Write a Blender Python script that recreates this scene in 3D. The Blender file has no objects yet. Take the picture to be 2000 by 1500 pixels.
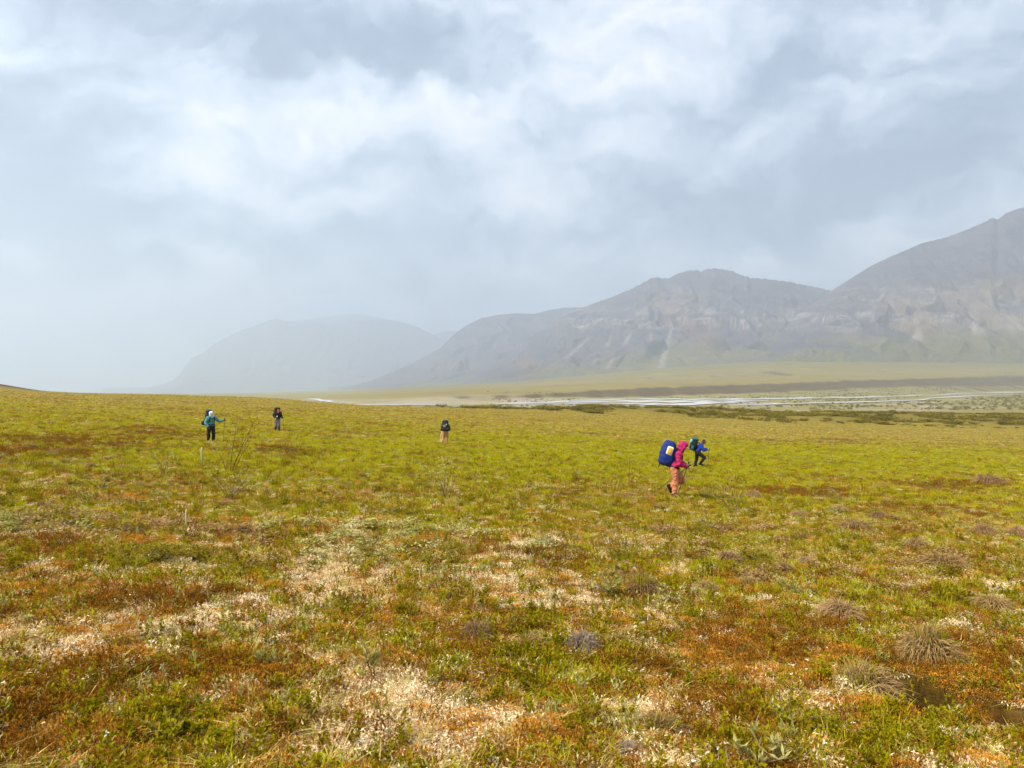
import bpy, bmesh, math, random
import numpy as np
from mathutils import Vector, Matrix

# ------------------------------------------------------------------ basics
random.seed(7)
SC = bpy.context.scene
COL = SC.collection
F = 1450.0            # focal length of the photograph in its own 2000 px width
HOR = 755.0           # image row of eye level
EYE = 1.6             # eye height above the ground underfoot

# ------------------------------------------------------------------ camera
cam = bpy.data.cameras.new('camera')
camo = bpy.data.objects.new('camera', cam)
COL.objects.link(camo)
cam.sensor_width = 36.0
cam.lens = 36.0 * F / 2000.0
cam.clip_start = 0.1
cam.clip_end = 60000.0
camo.location = (0, 0, EYE)
camo.rotation_euler = (math.radians(90) + math.atan((HOR - 750) / F), 0, 0)
SC.camera = camo

# ------------------------------------------------------------------ world, sun, exposure
SUN_EL, SUN_AZ = math.radians(48), math.radians(-118)     # azimuth: clockwise from +Y (view direction)
SKY_LO, SKY_HI = 0.26, 0.62
world = bpy.data.worlds.new('World')
SC.world = world
world.use_nodes = True


def build_world():
    nt = world.node_tree
    N, L = nt.nodes, nt.links
    N.clear()

    def nd(t, **k):
        n = N.new(t)
        for a, b in k.items():
            setattr(n, a, b)
        return n

    def put(s, v):
        if isinstance(v, (int, float, tuple, list)):
            s.default_value = v
        else:
            L.new(v, s)

    def math_(op, a, b=0.0, c=0.0):
        n = nd('ShaderNodeMath', operation=op)
        put(n.inputs[0], a); put(n.inputs[1], b); put(n.inputs[2], c)
        return n.outputs[0]

    def vmath(op, a, b=(0, 0, 0), out=0):
        n = nd('ShaderNodeVectorMath', operation=op)
        put(n.inputs[0], a); put(n.inputs[1], b)
        return n.outputs[out]

    tc = nd('ShaderNodeTexCoord').outputs['Generated']
    d0 = vmath('NORMALIZE', tc)
    # ragged cloud edges: the direction is disturbed before the cloud masses are laid out
    n1 = nd('ShaderNodeTexNoise'); n1.inputs['Scale'].default_value = 3.2; n1.inputs['Detail'].default_value = 6; n1.inputs['Roughness'].default_value = 0.6
    L.new(d0, n1.inputs['Vector'])
    w = vmath('SUBTRACT', n1.outputs['Color'], (0.5, 0.5, 0.5))
    ws = nd('ShaderNodeVectorMath', operation='SCALE'); L.new(w, ws.inputs[0]); ws.inputs['Scale'].default_value = 0.24
    n1b = nd('ShaderNodeTexNoise'); n1b.inputs['Scale'].default_value = 11; n1b.inputs['Detail'].default_value = 5; n1b.inputs['Roughness'].default_value = 0.6
    L.new(d0, n1b.inputs['Vector'])
    w2 = vmath('SUBTRACT', n1b.outputs['Color'], (0.5, 0.5, 0.5))
    ws2 = nd('ShaderNodeVectorMath', operation='SCALE'); L.new(w2, ws2.inputs[0]); ws2.inputs['Scale'].default_value = 0.07
    d = vmath('ADD', vmath('ADD', d0, ws.outputs[0]), ws2.outputs[0])
    # stretched noise for the cloud sheet: flattened towards the horizon
    mp = nd('ShaderNodeMapping'); mp.inputs['Scale'].default_value = (2.6, 2.6, 5.2)
    L.new(d, mp.inputs['Vector'])
    n2 = nd('ShaderNodeTexNoise'); n2.inputs['Scale'].default_value = 1.6; n2.inputs['Detail'].default_value = 7; n2.inputs['Roughness'].default_value = 0.55
    L.new(mp.outputs[0], n2.inputs['Vector'])
    total = math_('MULTIPLY', math_('SUBTRACT', n2.outputs['Fac'], 0.5), 1.5)
    n3 = nd('ShaderNodeTexNoise'); n3.inputs['Scale'].default_value = 9.0; n3.inputs['Detail'].default_value = 8; n3.inputs['Roughness'].default_value = 0.62
    mp2 = nd('ShaderNodeMapping'); mp2.inputs['Scale'].default_value = (1.0, 1.0, 1.9); L.new(d, mp2.inputs['Vector']); L.new(mp2.outputs[0], n3.inputs['Vector'])
    total = math_('MULTIPLY_ADD', math_('SUBTRACT', n3.outputs['Fac'], 0.5), 2.9, total)
    blobs = [  # px, py, half width, half height, tilt, amount
        (150, 170, 170, 110, 0, -.45), (660, 240, 230, 60, 8, .42), (1110, 190, 170, 75, 10, .65), (1235, 60, 110, 75, 25, .55), (1430, 50, 70, 45, 25, .5),
        (450, 180, 170, 60, -25, .25), (540, 385, 80, 40, 0, .5), (360, 492, 130, 26, -12, .55), (490, 540, 60, 30, -25, .4),
        (1580, 230, 110, 55, 10, .45), (960, 345, 150, 80, 20, .5), (110, 90, 80, 80, 0, .25), (1040, 520, 70, 70, 0, .25),
        (360, 330, 190, 50, 0, .25), (1650, 560, 160, 60, 20, .2), (1850, 60, 110, 60, 15, .1),
        (620, 60, 360, 75, -6, -.95), (1085, 255, 80, 45, 0, -.75), (1730, 340, 150, 75, 10, -.95), (1320, 385, 210, 75, 12, -.7),
        (840, 430, 130, 40, 0, -.6), (270, 425, 130, 36, -10, -.6), (490, 470, 60, 40, -20, -.5), (220, 525, 140, 40, 0, -.6),
        (385, 540, 60, 26, -10, -.5), (790, 330, 130, 36, 0, -.5), (690, 500, 180, 55, 0, -.4), (900, 575, 140, 50, 0, -.45),
        (40, 260, 110, 190, 0, -.5), (1540, 460, 170, 45, 10, -.5), (1500, 120, 120, 60, 0, -.3), (1960, 150, 90, 110, 0, -.35), (60, 480, 120, 120, 0, -.35)]
    for (px, py, sx, sy, tilt, amt) in blobs:
        c = Vector(((px - 1000) / F, 1.0, (HOR - py) / F)); k = 1.0 / c.length; c.normalize()
        r = Vector((0, 0, 1)).cross(-c).normalized(); u = (-r).cross(-c).normalized()
        if u.z < 0: u = -u
        if r.x < 0: r = -r
        a = math.radians(tilt)
        r2 = r * math.cos(a) + u * math.sin(a); u2 = u * math.cos(a) - r * math.sin(a)
        r2 = r2 / (sx / F * k * 1.25); u2 = u2 / (sy / F * k * 1.25)
        p = vmath('DOT_PRODUCT', d, tuple(r2), 1); q = vmath('DOT_PRODUCT', d, tuple(u2), 1)
        p = math_('SUBTRACT', p, r2.dot(c)); q = math_('SUBTRACT', q, u2.dot(c))
        s = math_('MULTIPLY_ADD', p, p, math_('MULTIPLY', q, q))
        e = math_('EXPONENT', math_('MULTIPLY', s, -1.0))
        total = math_('MULTIPLY_ADD', e, amt, total)
    # 0 = dark grey-blue cloud base, 1 = thin bright cloud
    fac = math_('MULTIPLY_ADD', total, 0.50, 0.51)
    ramp = nd('ShaderNodeValToRGB')
    L.new(fac, ramp.inputs[0])
    cr = ramp.color_ramp
    cr.interpolation = 'B_SPLINE'
    G = WORLD_GAIN
    stops = [(0.0, (.16, .205, .28)), (0.25, (.29, .35, .44)), (0.5, (.495, .56, .645)), (0.75, (.71, .735, .77)), (1.0, (.95, .905, .865))]
    while len(cr.elements) < len(stops):
        cr.elements.new(0.5)
    for el, (p, c) in zip(cr.elements, stops):
        el.position = p; el.color = (c[0] * G, c[1] * G, c[2] * G, 1)
    sky = nd('ShaderNodeTexSky', sky_type='NISHITA')
    sky.sun_disc = False; sky.sun_elevation = SUN_EL; sky.sun_rotation = SUN_AZ
    b1 = nd('ShaderNodeBackground'); L.new(sky.outputs[0], b1.inputs[0]); b1.inputs[1].default_value = 0.06
    b2 = nd('ShaderNodeBackground'); L.new(ramp.outputs[0], b2.inputs[0]); b2.inputs[1].default_value = 1.0
    mx = nd('ShaderNodeMixShader'); mx.inputs[0].default_value = 0.9
    L.new(b1.outputs[0], mx.inputs[1]); L.new(b2.outputs[0], mx.inputs[2])
    out = nd('ShaderNodeOutputWorld')
    L.new(mx.outputs[0], out.inputs[0])


EXPOSURE = 2.7
WORLD_GAIN = 0.225
build_world()
world.cycles.sampling_method = 'MANUAL'
world.cycles.sample_map_resolution = 512
sun = bpy.data.lights.new('sun', 'SUN')
sun.energy = 1.5
sun.angle = math.radians(22)
sun.color = (1.0, 0.935, 0.82)
suno = bpy.data.objects.new('sun', sun)
COL.objects.link(suno)
sd = Vector((math.sin(SUN_AZ) * math.cos(SUN_EL), math.cos(SUN_AZ) * math.cos(SUN_EL), math.sin(SUN_EL)))
suno.rotation_euler = sd.to_track_quat('Z', 'Y').to_euler()
suno.location = (0, 0, 50)

vs = SC.view_settings
vs.view_transform = 'Standard'; vs.look = 'None'; vs.gamma = 1; vs.use_curve_mapping = False
vs.exposure = EXPOSURE
SC.render.engine = 'CYCLES'
cy = SC.cycles
cy.use_denoising = True
cy.max_bounces = 6; cy.diffuse_bounces = 3; cy.glossy_bounces = 2; cy.transmission_bounces = 4; cy.volume_bounces = 4
cy.transparent_max_bounces = 8
cy.caustics_reflective = False; cy.caustics_refractive = False

# ------------------------------------------------------------------ noise in numpy
_ga = np.random.RandomState(3).rand(4096) * 2 * math.pi
_GX = np.cos(_ga) * 1.5; _GY = np.sin(_ga) * 1.5


def perlin(x, y, seed=0):
    x, y = np.broadcast_arrays(np.asarray(x, float), np.asarray(y, float))
    ix = np.floor(x); iy = np.floor(y)
    fx = x - ix; fy = y - iy
    ix = ix.astype(np.int32); iy = iy.astype(np.int32)

    def g(dx, dy):
        h = (ix + dx) * np.int32(374761393) + (iy + dy) * np.int32(668265263) + np.int32((seed * 40503 + 977) & 0xFFFFFF)
        h = (h ^ (h >> 13)) * np.int32(1274126177)
        h = (h ^ (h >> 15)) & 4095
        return _GX[h] * (fx - dx) + _GY[h] * (fy - dy)
    with np.errstate(over='ignore'):
        u = fx * fx * fx * (fx * (fx * 6 - 15) + 10); v = fy * fy * fy * (fy * (fy * 6 - 15) + 10)
        a = g(0, 0); a += (g(1, 0) - a) * u
        b = g(0, 1); b += (g(1, 1) - b) * u
    return a + (b - a) * v


def fbm(x, y, seed=0, octv=4, rough=0.5):
    s = 0; a = 1; t = 0
    for i in range(octv):
        s = s + a * perlin(x * 2 ** i + 17.3 * i, y * 2 ** i - 9.1 * i, seed + i); t += a; a *= rough
    return s / t


def smooth(a, b, x):
    t = np.clip((x - a) / (b - a), 0, 1)
    return t * t * (3 - 2 * t)


# ------------------------------------------------------------------ the lie of the land
# distance ahead (m) and height above the eye (m), along lines of sight named by image column
Z0 = [(0.5, -1.6), (3, -1.62), (10, -2.12), (22, -2.96), (40, -3.85), (55, -4.2)]


def ypx(y, d):
    return (HOR - y) / F * d


# per column: ten break points - bench, rim, ridge, foot, flats, river's far side, bluff foot, bluff top, fan, mountain foot, far
PROFILE = {
    -400: [(100, -.2), (200, 3), (300, 8), (420, 3), (700, -12), (1100, -15), (1600, -15), (1650, -14.5), (3000, -14), (5000, -12), (9000, -8)],
    -100: [(100, -1.2), (200, -.6), (300, ypx(735, 300)), (420, -2), (700, -14), (1100, -18), (1600, -20), (1650, -20.5), (3000, -32), (5000, -52), (9000, -88)],
    0: [(100, -1.9), (200, -1.2), (300, ypx(747, 300)), (420, -6), (700, -16), (1100, -18), (1600, -20), (1650, -20.5), (3000, -32), (5000, -52), (9000, -88)],
    70: [(100, -2.1), (200, -1.4), (300, ypx(763.5, 300)), (420, -9), (650, -16), (1100, -18), (1600, -20), (1650, -20.5), (3000, -32), (5000, -52), (9000, -88)],
    250: [(100, -2.6), (200, ypx(769.5, 200)), (300, -4.2), (440, -12), (600, -16), (1000, -17), (1500, -20), (1550, -20.2), (3000, -32), (5000, -50), (9000, -86)],
    500: [(100, -3.1), (200, ypx(776, 200)), (300, -6), (400, -14), (560, -16), (1000, -17), (1300, -19), (1350, -19.2), (3000, -28), (5000, -42), (9000, -70)],
    620: [(100, -3.6), (200, ypx(784.5, 200)), (300, -8), (400, -15), (500, -16), (1000, -16.5), (1200, -17.5), (1240, -17.5), (2600, -22), (4800, -28), (9000, -40)],
    750: [(100, -4.1), (200, ypx(791.5, 200)), (300, -10), (380, -15), (450, -16), (900, -16), (1000, -15.8), (1050, -14), (2300, -14), (4500, -10), (8000, -5)],
    870: [(100, -4.6), (200, ypx(796, 200)), (290, -9.5), (370, -15), (450, -16), (860, -16), (890, -15.6), (930, -11.5), (2000, -6), (4300, 14), (8000, 40)],
    1000: [(100, -5.1), (200, ypx(800, 200)), (260, ypx(797.5, 260)), (340, -13), (450, -16), (870, -16), (900, -15.4), (945, ypx(770, 945)), (2000, 0), (3800, ypx(745, 3800)), (8000, 60)],
    1250: [(100, -6.0), (200, -8.0), (280, ypx(794, 280)), (350, -12.5), (450, -16), (1000, -15.9), (1040, -14.5), (1090, ypx(757, 1090)), (2000, ypx(742, 2000)), (3300, ypx(722, 3300)), (8000, 130)],
    1500: [(100, -6.9), (200, -9.6), (285, ypx(803, 285)), (360, -13), (450, -15.7), (1080, -15.7), (1290, ypx(767, 1290)), (1335, ypx(750.5, 1335)), (2000, ypx(735, 2000)), (3200, ypx(704, 3200)), (8000, 180)],
    1750: [(100, -7.6), (200, -10.8), (290, ypx(808, 290)), (370, -13.5), (450, -15.4), (1330, -15.0), (1640, ypx(755, 1640)), (1700, ypx(742.5, 1700)), (2200, ypx(727, 2200)), (3000, ypx(706, 3000)), (8000, 160)],
    2000: [(100, -8.2), (200, -11.6), (290, ypx(812, 290)), (380, -14), (450, -15.2), (1750, -12.3), (2010, ypx(749, 2010)), (2075, ypx(736, 2075)), (2400, ypx(725, 2400)), (2900, ypx(710, 2900)), (8000, 140)],
    2500: [(100, -9.0), (200, -12.6), (290, ypx(818, 290)), (380, -14.5), (450, -15), (2000, -10), (2300, 12), (2370, 30), (2600, 55), (3000, 95), (8000, 130)],
    3200: [(100, -9.5), (200, -13), (290, ypx(820, 290)), (380, -14.5), (450, -15), (2000, -10), (2300, 12), (2370, 30), (2600, 55), (3000, 95), (8000, 130)],
}
TL = np.linspace(math.log(0.4), math.log(14000), 1400)     # log distance axis
TP = np.arange(-400, 3201, 20.0)                          # column axis


def _make_table():
    cols = sorted(PROFILE)
    bp = np.array([PROFILE[c] for c in cols])                     # columns x break points x (distance, height)
    ld = np.array([np.interp(TP, cols, np.log(bp[:, k, 0])) for k in range(bp.shape[1])]); zz = np.array([np.interp(TP, cols, bp[:, k, 1]) for k in range(bp.shape[1])])
    raw = []
    for c, px in enumerate(TP):
        near = [(math.log(d), z - 0.055 * (px - 1000) / F * d) for d, z in Z0]
        raw.append(np.interp(TL, [p[0] for p in near] + list(ld[:, c]), [p[1] for p in near] + list(zz[:, c])))
    raw = np.array(raw)
    k = np.exp(-0.5 * (np.arange(-16, 17) / 4.4) ** 2); k /= k.sum()
    pad = np.pad(raw, ((0, 0), (16, 16)), mode='edge')
    blur = np.array([np.convolve(r, k, mode='valid') for r in pad])
    w = smooth(math.log(500), math.log(700), TL)
    raw = blur * (1 - w) + raw * w
    t = raw
    k = np.exp(-0.5 * (np.arange(-4, 5) / 1.6) ** 2); k /= k.sum()
    pad = np.pad(t, ((4, 4), (0, 0)), mode='edge')
    return np.array([np.convolve(pad[:, j], k, mode='valid') for j in range(t.shape[1])]).T


TABLE = _make_table()


def ground_base(X, Y):
    """height of the land without its small relief"""
    X = np.asarray(X, float); Y = np.asarray(Y, float)
    r = np.hypot(X, Y)
    d = np.maximum(Y, 0.42 * r)
    px = np.clip(1000 + F * X / np.maximum(d, .41), -399, 3199)
    d = d * (1 + .034 * smooth(650, 850, d) * fbm(X / 70.0, d / 500.0, 57, 3) * smooth(2600, 2200, d))
    d = np.clip(d, 0.41, 13900)
    a = (np.log(d) - TL[0]) / (TL[1] - TL[0]); b = (px - TP[0]) / 20.0
    i = np.clip(a.astype(int), 0, len(TL) - 2); j = np.clip(b.astype(int), 0, len(TP) - 2)
    fa = a - i; fb = b - j
    z = (TABLE[j, i] * (1 - fa) + TABLE[j, i + 1] * fa) * (1 - fb) + (TABLE[j + 1, i] * (1 - fa) + TABLE[j + 1, i + 1] * fa) * fb
    near = smooth(3.0, 1.0, d)
    return z * (1 - near) + (-1.6 - 0.055 * X) * near + EYE


HOLES = [(2.70, 4.84, .34, .23, .42), (3.10, 4.55, .24, .17, .28), (-.9, 21.5, .3, .3, .1)]      # sunk spots: x, y, rx, ry, depth


def relief(X, Y):
    """hummocks and swells"""
    r = np.hypot(X, Y)
    z = 0.07 * fbm(X / 1.1, Y / 1.1, 3, 3) * smooth(90, 30, r)
    h = fbm(X / 0.55 + 0.4 * perlin(X / 2.0, Y / 2.0, 60), Y / 0.55, 11, 3)
    z += (0.15 * np.abs(h) - .035) * smooth(60, 20, r)
    z += 0.20 * fbm(X / 2.3, Y / 2.3, 15, 3) * smooth(5, 14, r) * smooth(140, 60, r)
    z += 0.22 * fbm(X / 6.0, Y / 6.0, 21, 3) * smooth(0.5, 9, r) * smooth(380, 150, r)
    z += 0.45 * fbm(X / 26.0, Y / 18.0, 31, 3) * smooth(30, 90, r) * smooth(420, 250, r)
    ridge = smooth(150, 230, Y) * smooth(380, 300, Y) * smooth(-60, 10, X)
    z += 1.1 * fbm(X / 22.0, Y / 14.0, 41, 3) * ridge
    z += 2.0 * fbm(X / 160.0, Y / 160.0, 51, 3) * smooth(1100, 2200, r)
    for (hx, hy, rx, ry, dp) in HOLES:
        z = z - dp * np.exp(-(((X - hx) / rx) ** 2 + ((Y - hy) / ry) ** 2) ** 2)
    return z


def ground_z(X, Y):
    return ground_base(X, Y) + relief(X, Y)


_DS = np.exp(np.linspace(math.log(1.5), math.log(13000), 2600))


def spot(px, py, dmin=0.0, dmax=1e9, fine=True):
    """the point of the land seen at an image position"""
    ds = _DS[(_DS >= dmin) & (_DS <= dmax)]
    X = (px - 1000) / F * ds
    z = ground_z(X, ds) if fine else ground_base(X, ds)
    y = HOR - (z - EYE) / ds * F
    k = np.where(y <= py)[0]
    k = k[0] if len(k) else len(ds) - 1
    return float(X[k]), float(ds[k]), float(z[k])

# ------------------------------------------------------------------ object helpers
def link(o, parent=None):
    COL.objects.link(o)
    if parent: o.parent = parent
    return o


def tag(o, label=None, cat=None, group=None, kind=None):
    if label: o['label'] = label
    if cat: o['category'] = cat
    if group: o['group'] = group
    if kind: o['kind'] = kind
    return o


def mesh_obj(name, verts, faces, mat=None, parent=None, smooth_=True, colors=None):
    me = bpy.data.meshes.new(name)
    if isinstance(verts, np.ndarray) and isinstance(faces, np.ndarray):
        nv, nf, k = len(verts), len(faces), faces.shape[1]
        me.vertices.add(nv); me.vertices.foreach_set('co', verts.astype(np.float32).ravel())
        me.loops.add(nf * k); me.loops.foreach_set('vertex_index', faces.astype(np.int32).ravel())
        me.polygons.add(nf); me.polygons.foreach_set('loop_start', np.arange(0, nf * k, k, dtype=np.int32))
        me.update(calc_edges=True)
    else:
        me.from_pydata([tuple(v) for v in verts], [], [tuple(f) for f in faces]); me.update()
    if colors is not None:
        at = me.color_attributes.new('tint', 'FLOAT_COLOR', 'POINT')
        c = np.ones((len(colors), 4), np.float32); c[:, :3] = colors
        at.data.foreach_set('color', c.ravel())
    if smooth_: me.polygons.foreach_set('use_smooth', np.ones(len(me.polygons), bool))
    if mat: me.materials.append(mat)
    o = bpy.data.objects.new(name, me)
    return link(o, parent)


class NT:
    """small material builder"""
    def __init__(s, name):
        s.m = bpy.data.materials.new(name); s.m.use_nodes = True
        s.t = s.m.node_tree; s.N = s.t.nodes; s.L = s.t.links; s.N.clear()
        s.out = s.N.new('ShaderNodeOutputMaterial')

    def n(s, t, ins=None, **k):
        x = s.N.new(t)
        for a, b in k.items(): setattr(x, a, b)
        for a, b in (ins or {}).items(): s.put(x.inputs[a], b)
        return x

    def put(s, sock, v):
        if hasattr(v, 'is_output'): s.L.new(v, sock)
        else: sock.default_value = v

    def math(s, op, a, b=0.0, c=0.0):
        x = s.N.new('ShaderNodeMath'); x.operation = op
        for i, v in enumerate((a, b, c)): s.put(x.inputs[i], v)
        return x.outputs[0]

    def noise(s, vec, scale, detail=4, rough=0.55, dist=0.0):
        x = s.n('ShaderNodeTexNoise', {'Vector': vec, 'Scale': scale, 'Detail': detail, 'Roughness': rough, 'Distortion': dist})
        return x.outputs['Fac']

    def mix(s, f, a, b, blend='MIX'):
        x = s.N.new('ShaderNodeMix'); x.data_type = 'RGBA'; x.blend_type = blend
        s.put(x.inputs[0], f)
        s.put(x.inputs[6], a if not isinstance(a, tuple) else (*a, 1)); s.put(x.inputs[7], b if not isinstance(b, tuple) else (*b, 1))
        return x.outputs[2]

    def step(s, x, lo, hi):
        r = s.n('ShaderNodeMapRange', {'Value': x, 'From Min': lo, 'From Max': hi}); r.interpolation_type = 'SMOOTHSTEP'
        return r.outputs[0]

    def pos(s): return s.N.new('ShaderNodeNewGeometry').outputs['Position']

    def rand(s): return s.N.new('ShaderNodeObjectInfo').outputs['Random']

    def attr(s, name): return s.n('ShaderNodeAttribute', attribute_name=name).outputs['Color']

    def bump(s, h, strength, dist):
        return s.n('ShaderNodeBump', {'Height': h, 'Strength': strength, 'Distance': dist}).outputs[0]

    def principled(s, col, rough=0.9, normal=None, spec=0.2, **k):
        b = s.n('ShaderNodeBsdfPrincipled', {'Base Color': col if not isinstance(col, tuple) else (*col, 1), 'Roughness': rough, 'Specular IOR Level': spec})
        if normal is not None: s.L.new(normal, b.inputs['Normal'])
        for a, v in k.items(): s.put(b.inputs[a.replace('_', ' ')], v)
        s.L.new(b.outputs[0], s.out.inputs[0])
        return s.m

    def leafy(s, col, trans=0.35):
        a = s.n('ShaderNodeBsdfDiffuse', {'Color': col if not isinstance(col, tuple) else (*col, 1)})
        b = s.n('ShaderNodeBsdfTranslucent', {'Color': col if not isinstance(col, tuple) else (*col, 1)})
        m = s.N.new('ShaderNodeMixShader'); m.inputs[0].default_value = trans
        s.L.new(a.outputs[0], m.inputs[1]); s.L.new(b.outputs[0], m.inputs[2]); s.L.new(m.outputs[0], s.out.inputs[0])
        return s.m


def srgb(r, g, b):
    f = lambda c: (c / 255 / 12.92) if c <= 10 else ((c / 255 + .055) / 1.055) ** 2.4
    return (f(r), f(g), f(b))


# ------------------------------------------------------------------ what grows where
# patches seen in the photograph: column, row, half width, half height, strength
P_LICHEN = [(690, 1095, 120, 45, 1), (1010, 1120, 110, 60, .6), (330, 1215, 190, 30, .9), (90, 1270, 150, 40, 1.1), (780, 1370, 180, 75, 1.1), (860, 1440, 150, 60, 1.0), (620, 1130, 90, 40, .8),
            (1900, 1480, 120, 40, 1.0), (1250, 1215, 110, 30, .7), (1270, 1060, 60, 20, .8), (1290, 1390, 90, 40, .9), (1050, 1180, 90, 16, .8), (370, 1040, 80, 9, .9), (340, 1105, 110, 18, .8), (640, 1300, 70, 40, .7),
            (1590, 1360, 90, 30, .7), (1960, 1160, 70, 30, .4), (560, 1010, 120, 14, .3), (1300, 1450, 120, 50, .5), (60, 1470, 80, 40, .7), (610, 1470, 60, 40, .8), (460, 1190, 90, 25, .8)]
P_ORANGE = [(230, 968, 80, 9, 1.2), (130, 1160, 90, 22, 1.0), (240, 1275, 90, 35, 1.3), (650, 1250, 60, 18, 1.2), (920, 1405, 30, 55, 1.5), (1580, 1300, 50, 25, 1.5), (1470, 1275, 70, 30, 1.1), (1920, 1310, 70, 50, 1.3),
            (1050, 1440, 60, 50, 1.0), (430, 1350, 120, 50, .8), (100, 1400, 90, 40, .7), (520, 1035, 120, 14, .8), (830, 1060, 120, 20, .6), (1420, 1245, 90, 30, .7), (1280, 985, 60, 10, .8), (700, 935, 60, 8, .6), (890, 935, 50, 14, .7),
            (1690, 1370, 80, 25, .8), (1960, 1490, 80, 30, .9), (560, 890, 50, 5, .7), (300, 1060, 120, 14, .4), (1870, 1060, 90, 12, .3), (1240, 1490, 60, 30, .8), (40, 1150, 60, 30, .6), (830, 1290, 60, 20, .7), (560, 1440, 60, 40, .6)]
P_GREEN = [(1700, 885, 350, 18, .6), (1200, 895, 300, 20, .5), (700, 870, 300, 12, .4), (250, 905, 260, 14, 1.1), (650, 905, 260, 16, 1.0), (1050, 915, 260, 25, .8), (1500, 890, 260, 22, .9), (1900, 915, 160, 10, 1.3), (120, 1010, 110, 25, 1.0), (560, 1000, 90, 18, 1.0), (900, 1010, 140, 25, .6), (1500, 1130, 160, 50, .7),
           (820, 1270, 110, 40, .9), (1100, 1310, 130, 40, .8), (330, 1420, 70, 45, 1.1), (1700, 1180, 150, 40, .5), (1500, 1440, 130, 50, .9), (1800, 1380, 120, 30, .9), (240, 1090, 120, 20, .7), (1900, 1180, 90, 25, .7), (480, 1130, 90, 15, .5),
           (190, 1370, 120, 40, .5), (1650, 1250, 90, 25, .6), (1200, 1110, 100, 20, .5), (950, 860, 200, 10, .4)]
P_BROWN = [(1030, 1275, 160, 16, 1.0), (1252, 1168, 50, 12, 1), (1640, 1205, 70, 14, .8), (1500, 1120, 120, 12, .5), (1700, 1040, 160, 12, .6), (1900, 950, 120, 8, .8), (100, 880, 170, 18, .8), (250, 850, 200, 14, .4), (560, 882, 70, 9, .9), (60, 1050, 90, 20, .7), (1450, 1250, 150, 40, .8), (1880, 1290, 140, 70, 1.0), (380, 1320, 160, 40, .8), (1550, 960, 110, 10, .6), (1780, 1000, 200, 18, .5),
           (1620, 1130, 110, 18, .6), (1850, 1090, 150, 25, .6), (330, 1170, 140, 18, .8), (1060, 1090, 130, 22, .5), (100, 1330, 120, 35, .7), (730, 1420, 60, 40, .6), (20, 1430, 60, 60, .8), (1580, 860, 160, 5, .6), (1380, 1400, 80, 40, .6), (900, 1260, 60, 25, .4)]
P_STRAW = [(1750, 850, 400, 16, .9), (1250, 840, 350, 14, .8), (1780, 1060, 250, 70, .6), (1640, 1190, 90, 25, .9), (1250, 1410, 120, 40, .9), (960, 1450, 120, 60, .7), (1960, 1000, 90, 50, .5), (1450, 1090, 120, 25, .6), (1720, 1330, 80, 40, .9)]


def cover(X, Y, z=None):
    """weights of lichen, orange moss, fresh green, brown heath, straw on the land"""
    if z is None: z = ground_base(X, Y)
    Ys = np.maximum(Y, 0.3)
    px = 1000 + F * X / Ys; py = HOR - (z - EYE) / Ys * F
    wob = fbm(X / 0.7, Y / 0.7, 71, 3); wob2 = fbm(X / 0.7, Y / 0.7, 75, 3)
    sc = np.clip(Ys / 4.0, 1, 30)
    wobL = fbm(X / 0.7 / sc, Y / 1.6 / sc, 81, 3)
    px = px + 70 * wobL + 60 * wob / sc; py = py + (28 * wob2) * (py - HOR) / 400.0

    def patches(lst):
        s = np.zeros_like(px)
        for (a, b, w, h, k) in lst:
            q = ((px - a) / w) ** 2 + ((py - b) / h) ** 2
            s += k * np.exp(-q)
        return np.where(Y > 0.5, s, 0)
    r = np.hypot(X, Y)
    nl = fbm(X / 0.45, Y / 0.45, 91, 4, .6); no = fbm(X / 0.6, Y / 0.6, 95, 4, .6); ng = fbm(X / 0.8, Y / 0.8, 99, 4, .6)
    nb = fbm(X / 0.9, Y / 0.9, 103, 4, .6); ns = fbm(X / 0.5, Y / 0.5, 107, 4, .6)
    nearer = smooth(24, 9, r)
    nf = fbm(X / .16, Y / .16, 141, 3, .6) * nearer; nf2 = fbm(X / .2, Y / .2, 145, 3, .6) * nearer
    mid = smooth(8, 25, r); big = fbm(X / 7, Y / 4.5, 111, 4, .6); big2 = fbm(X / 9, Y / 5, 115, 4, .6)
    li = smooth(0.1, 0.8, patches(P_LICHEN) * .75 + 1.0 * nl + .9 * nf + 0.17 * nearer - .16)
    orr = smooth(0.15, 0.85, patches(P_ORANGE) * .7 + 1.0 * no + .6 * nf2 - .14 + .14 * nearer)
    gr = smooth(-0.1, 0.8, patches(P_GREEN) * .95 + 0.8 * ng + .10 - .22 * smooth(11, 5, r) + mid * (.20 + .9 * big) - .5 * smooth(70, 160, r))
    br = smooth(0.1, 0.7, patches(P_BROWN) * 1.0 + 0.9 * nb + mid * (1.1 * big2 - .05))
    st = smooth(0.0, 0.8, patches(P_STRAW) * .6 + 0.7 * ns + .12 + .3 * smooth(40, 120, r) + mid * .3 * fbm(X / 3, Y / 2, 119, 3))
    far = smooth(10, 34, r)
    st = st * (1 - .6 * gr * mid)
    li = li * (1 - .85 * far); orr = orr * (1 - .8 * far)
    return li, orr, gr, br, st


C_LI = np.array(srgb(184, 154, 100)); C_OR = np.array(srgb(170, 112, 32)); C_GR = np.array(srgb(122, 118, 14)); C_BR = np.array(srgb(74, 48, 14)); C_ST = np.array(srgb(146, 122, 54)); C_OL = np.array(srgb(120, 98, 18))


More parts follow.
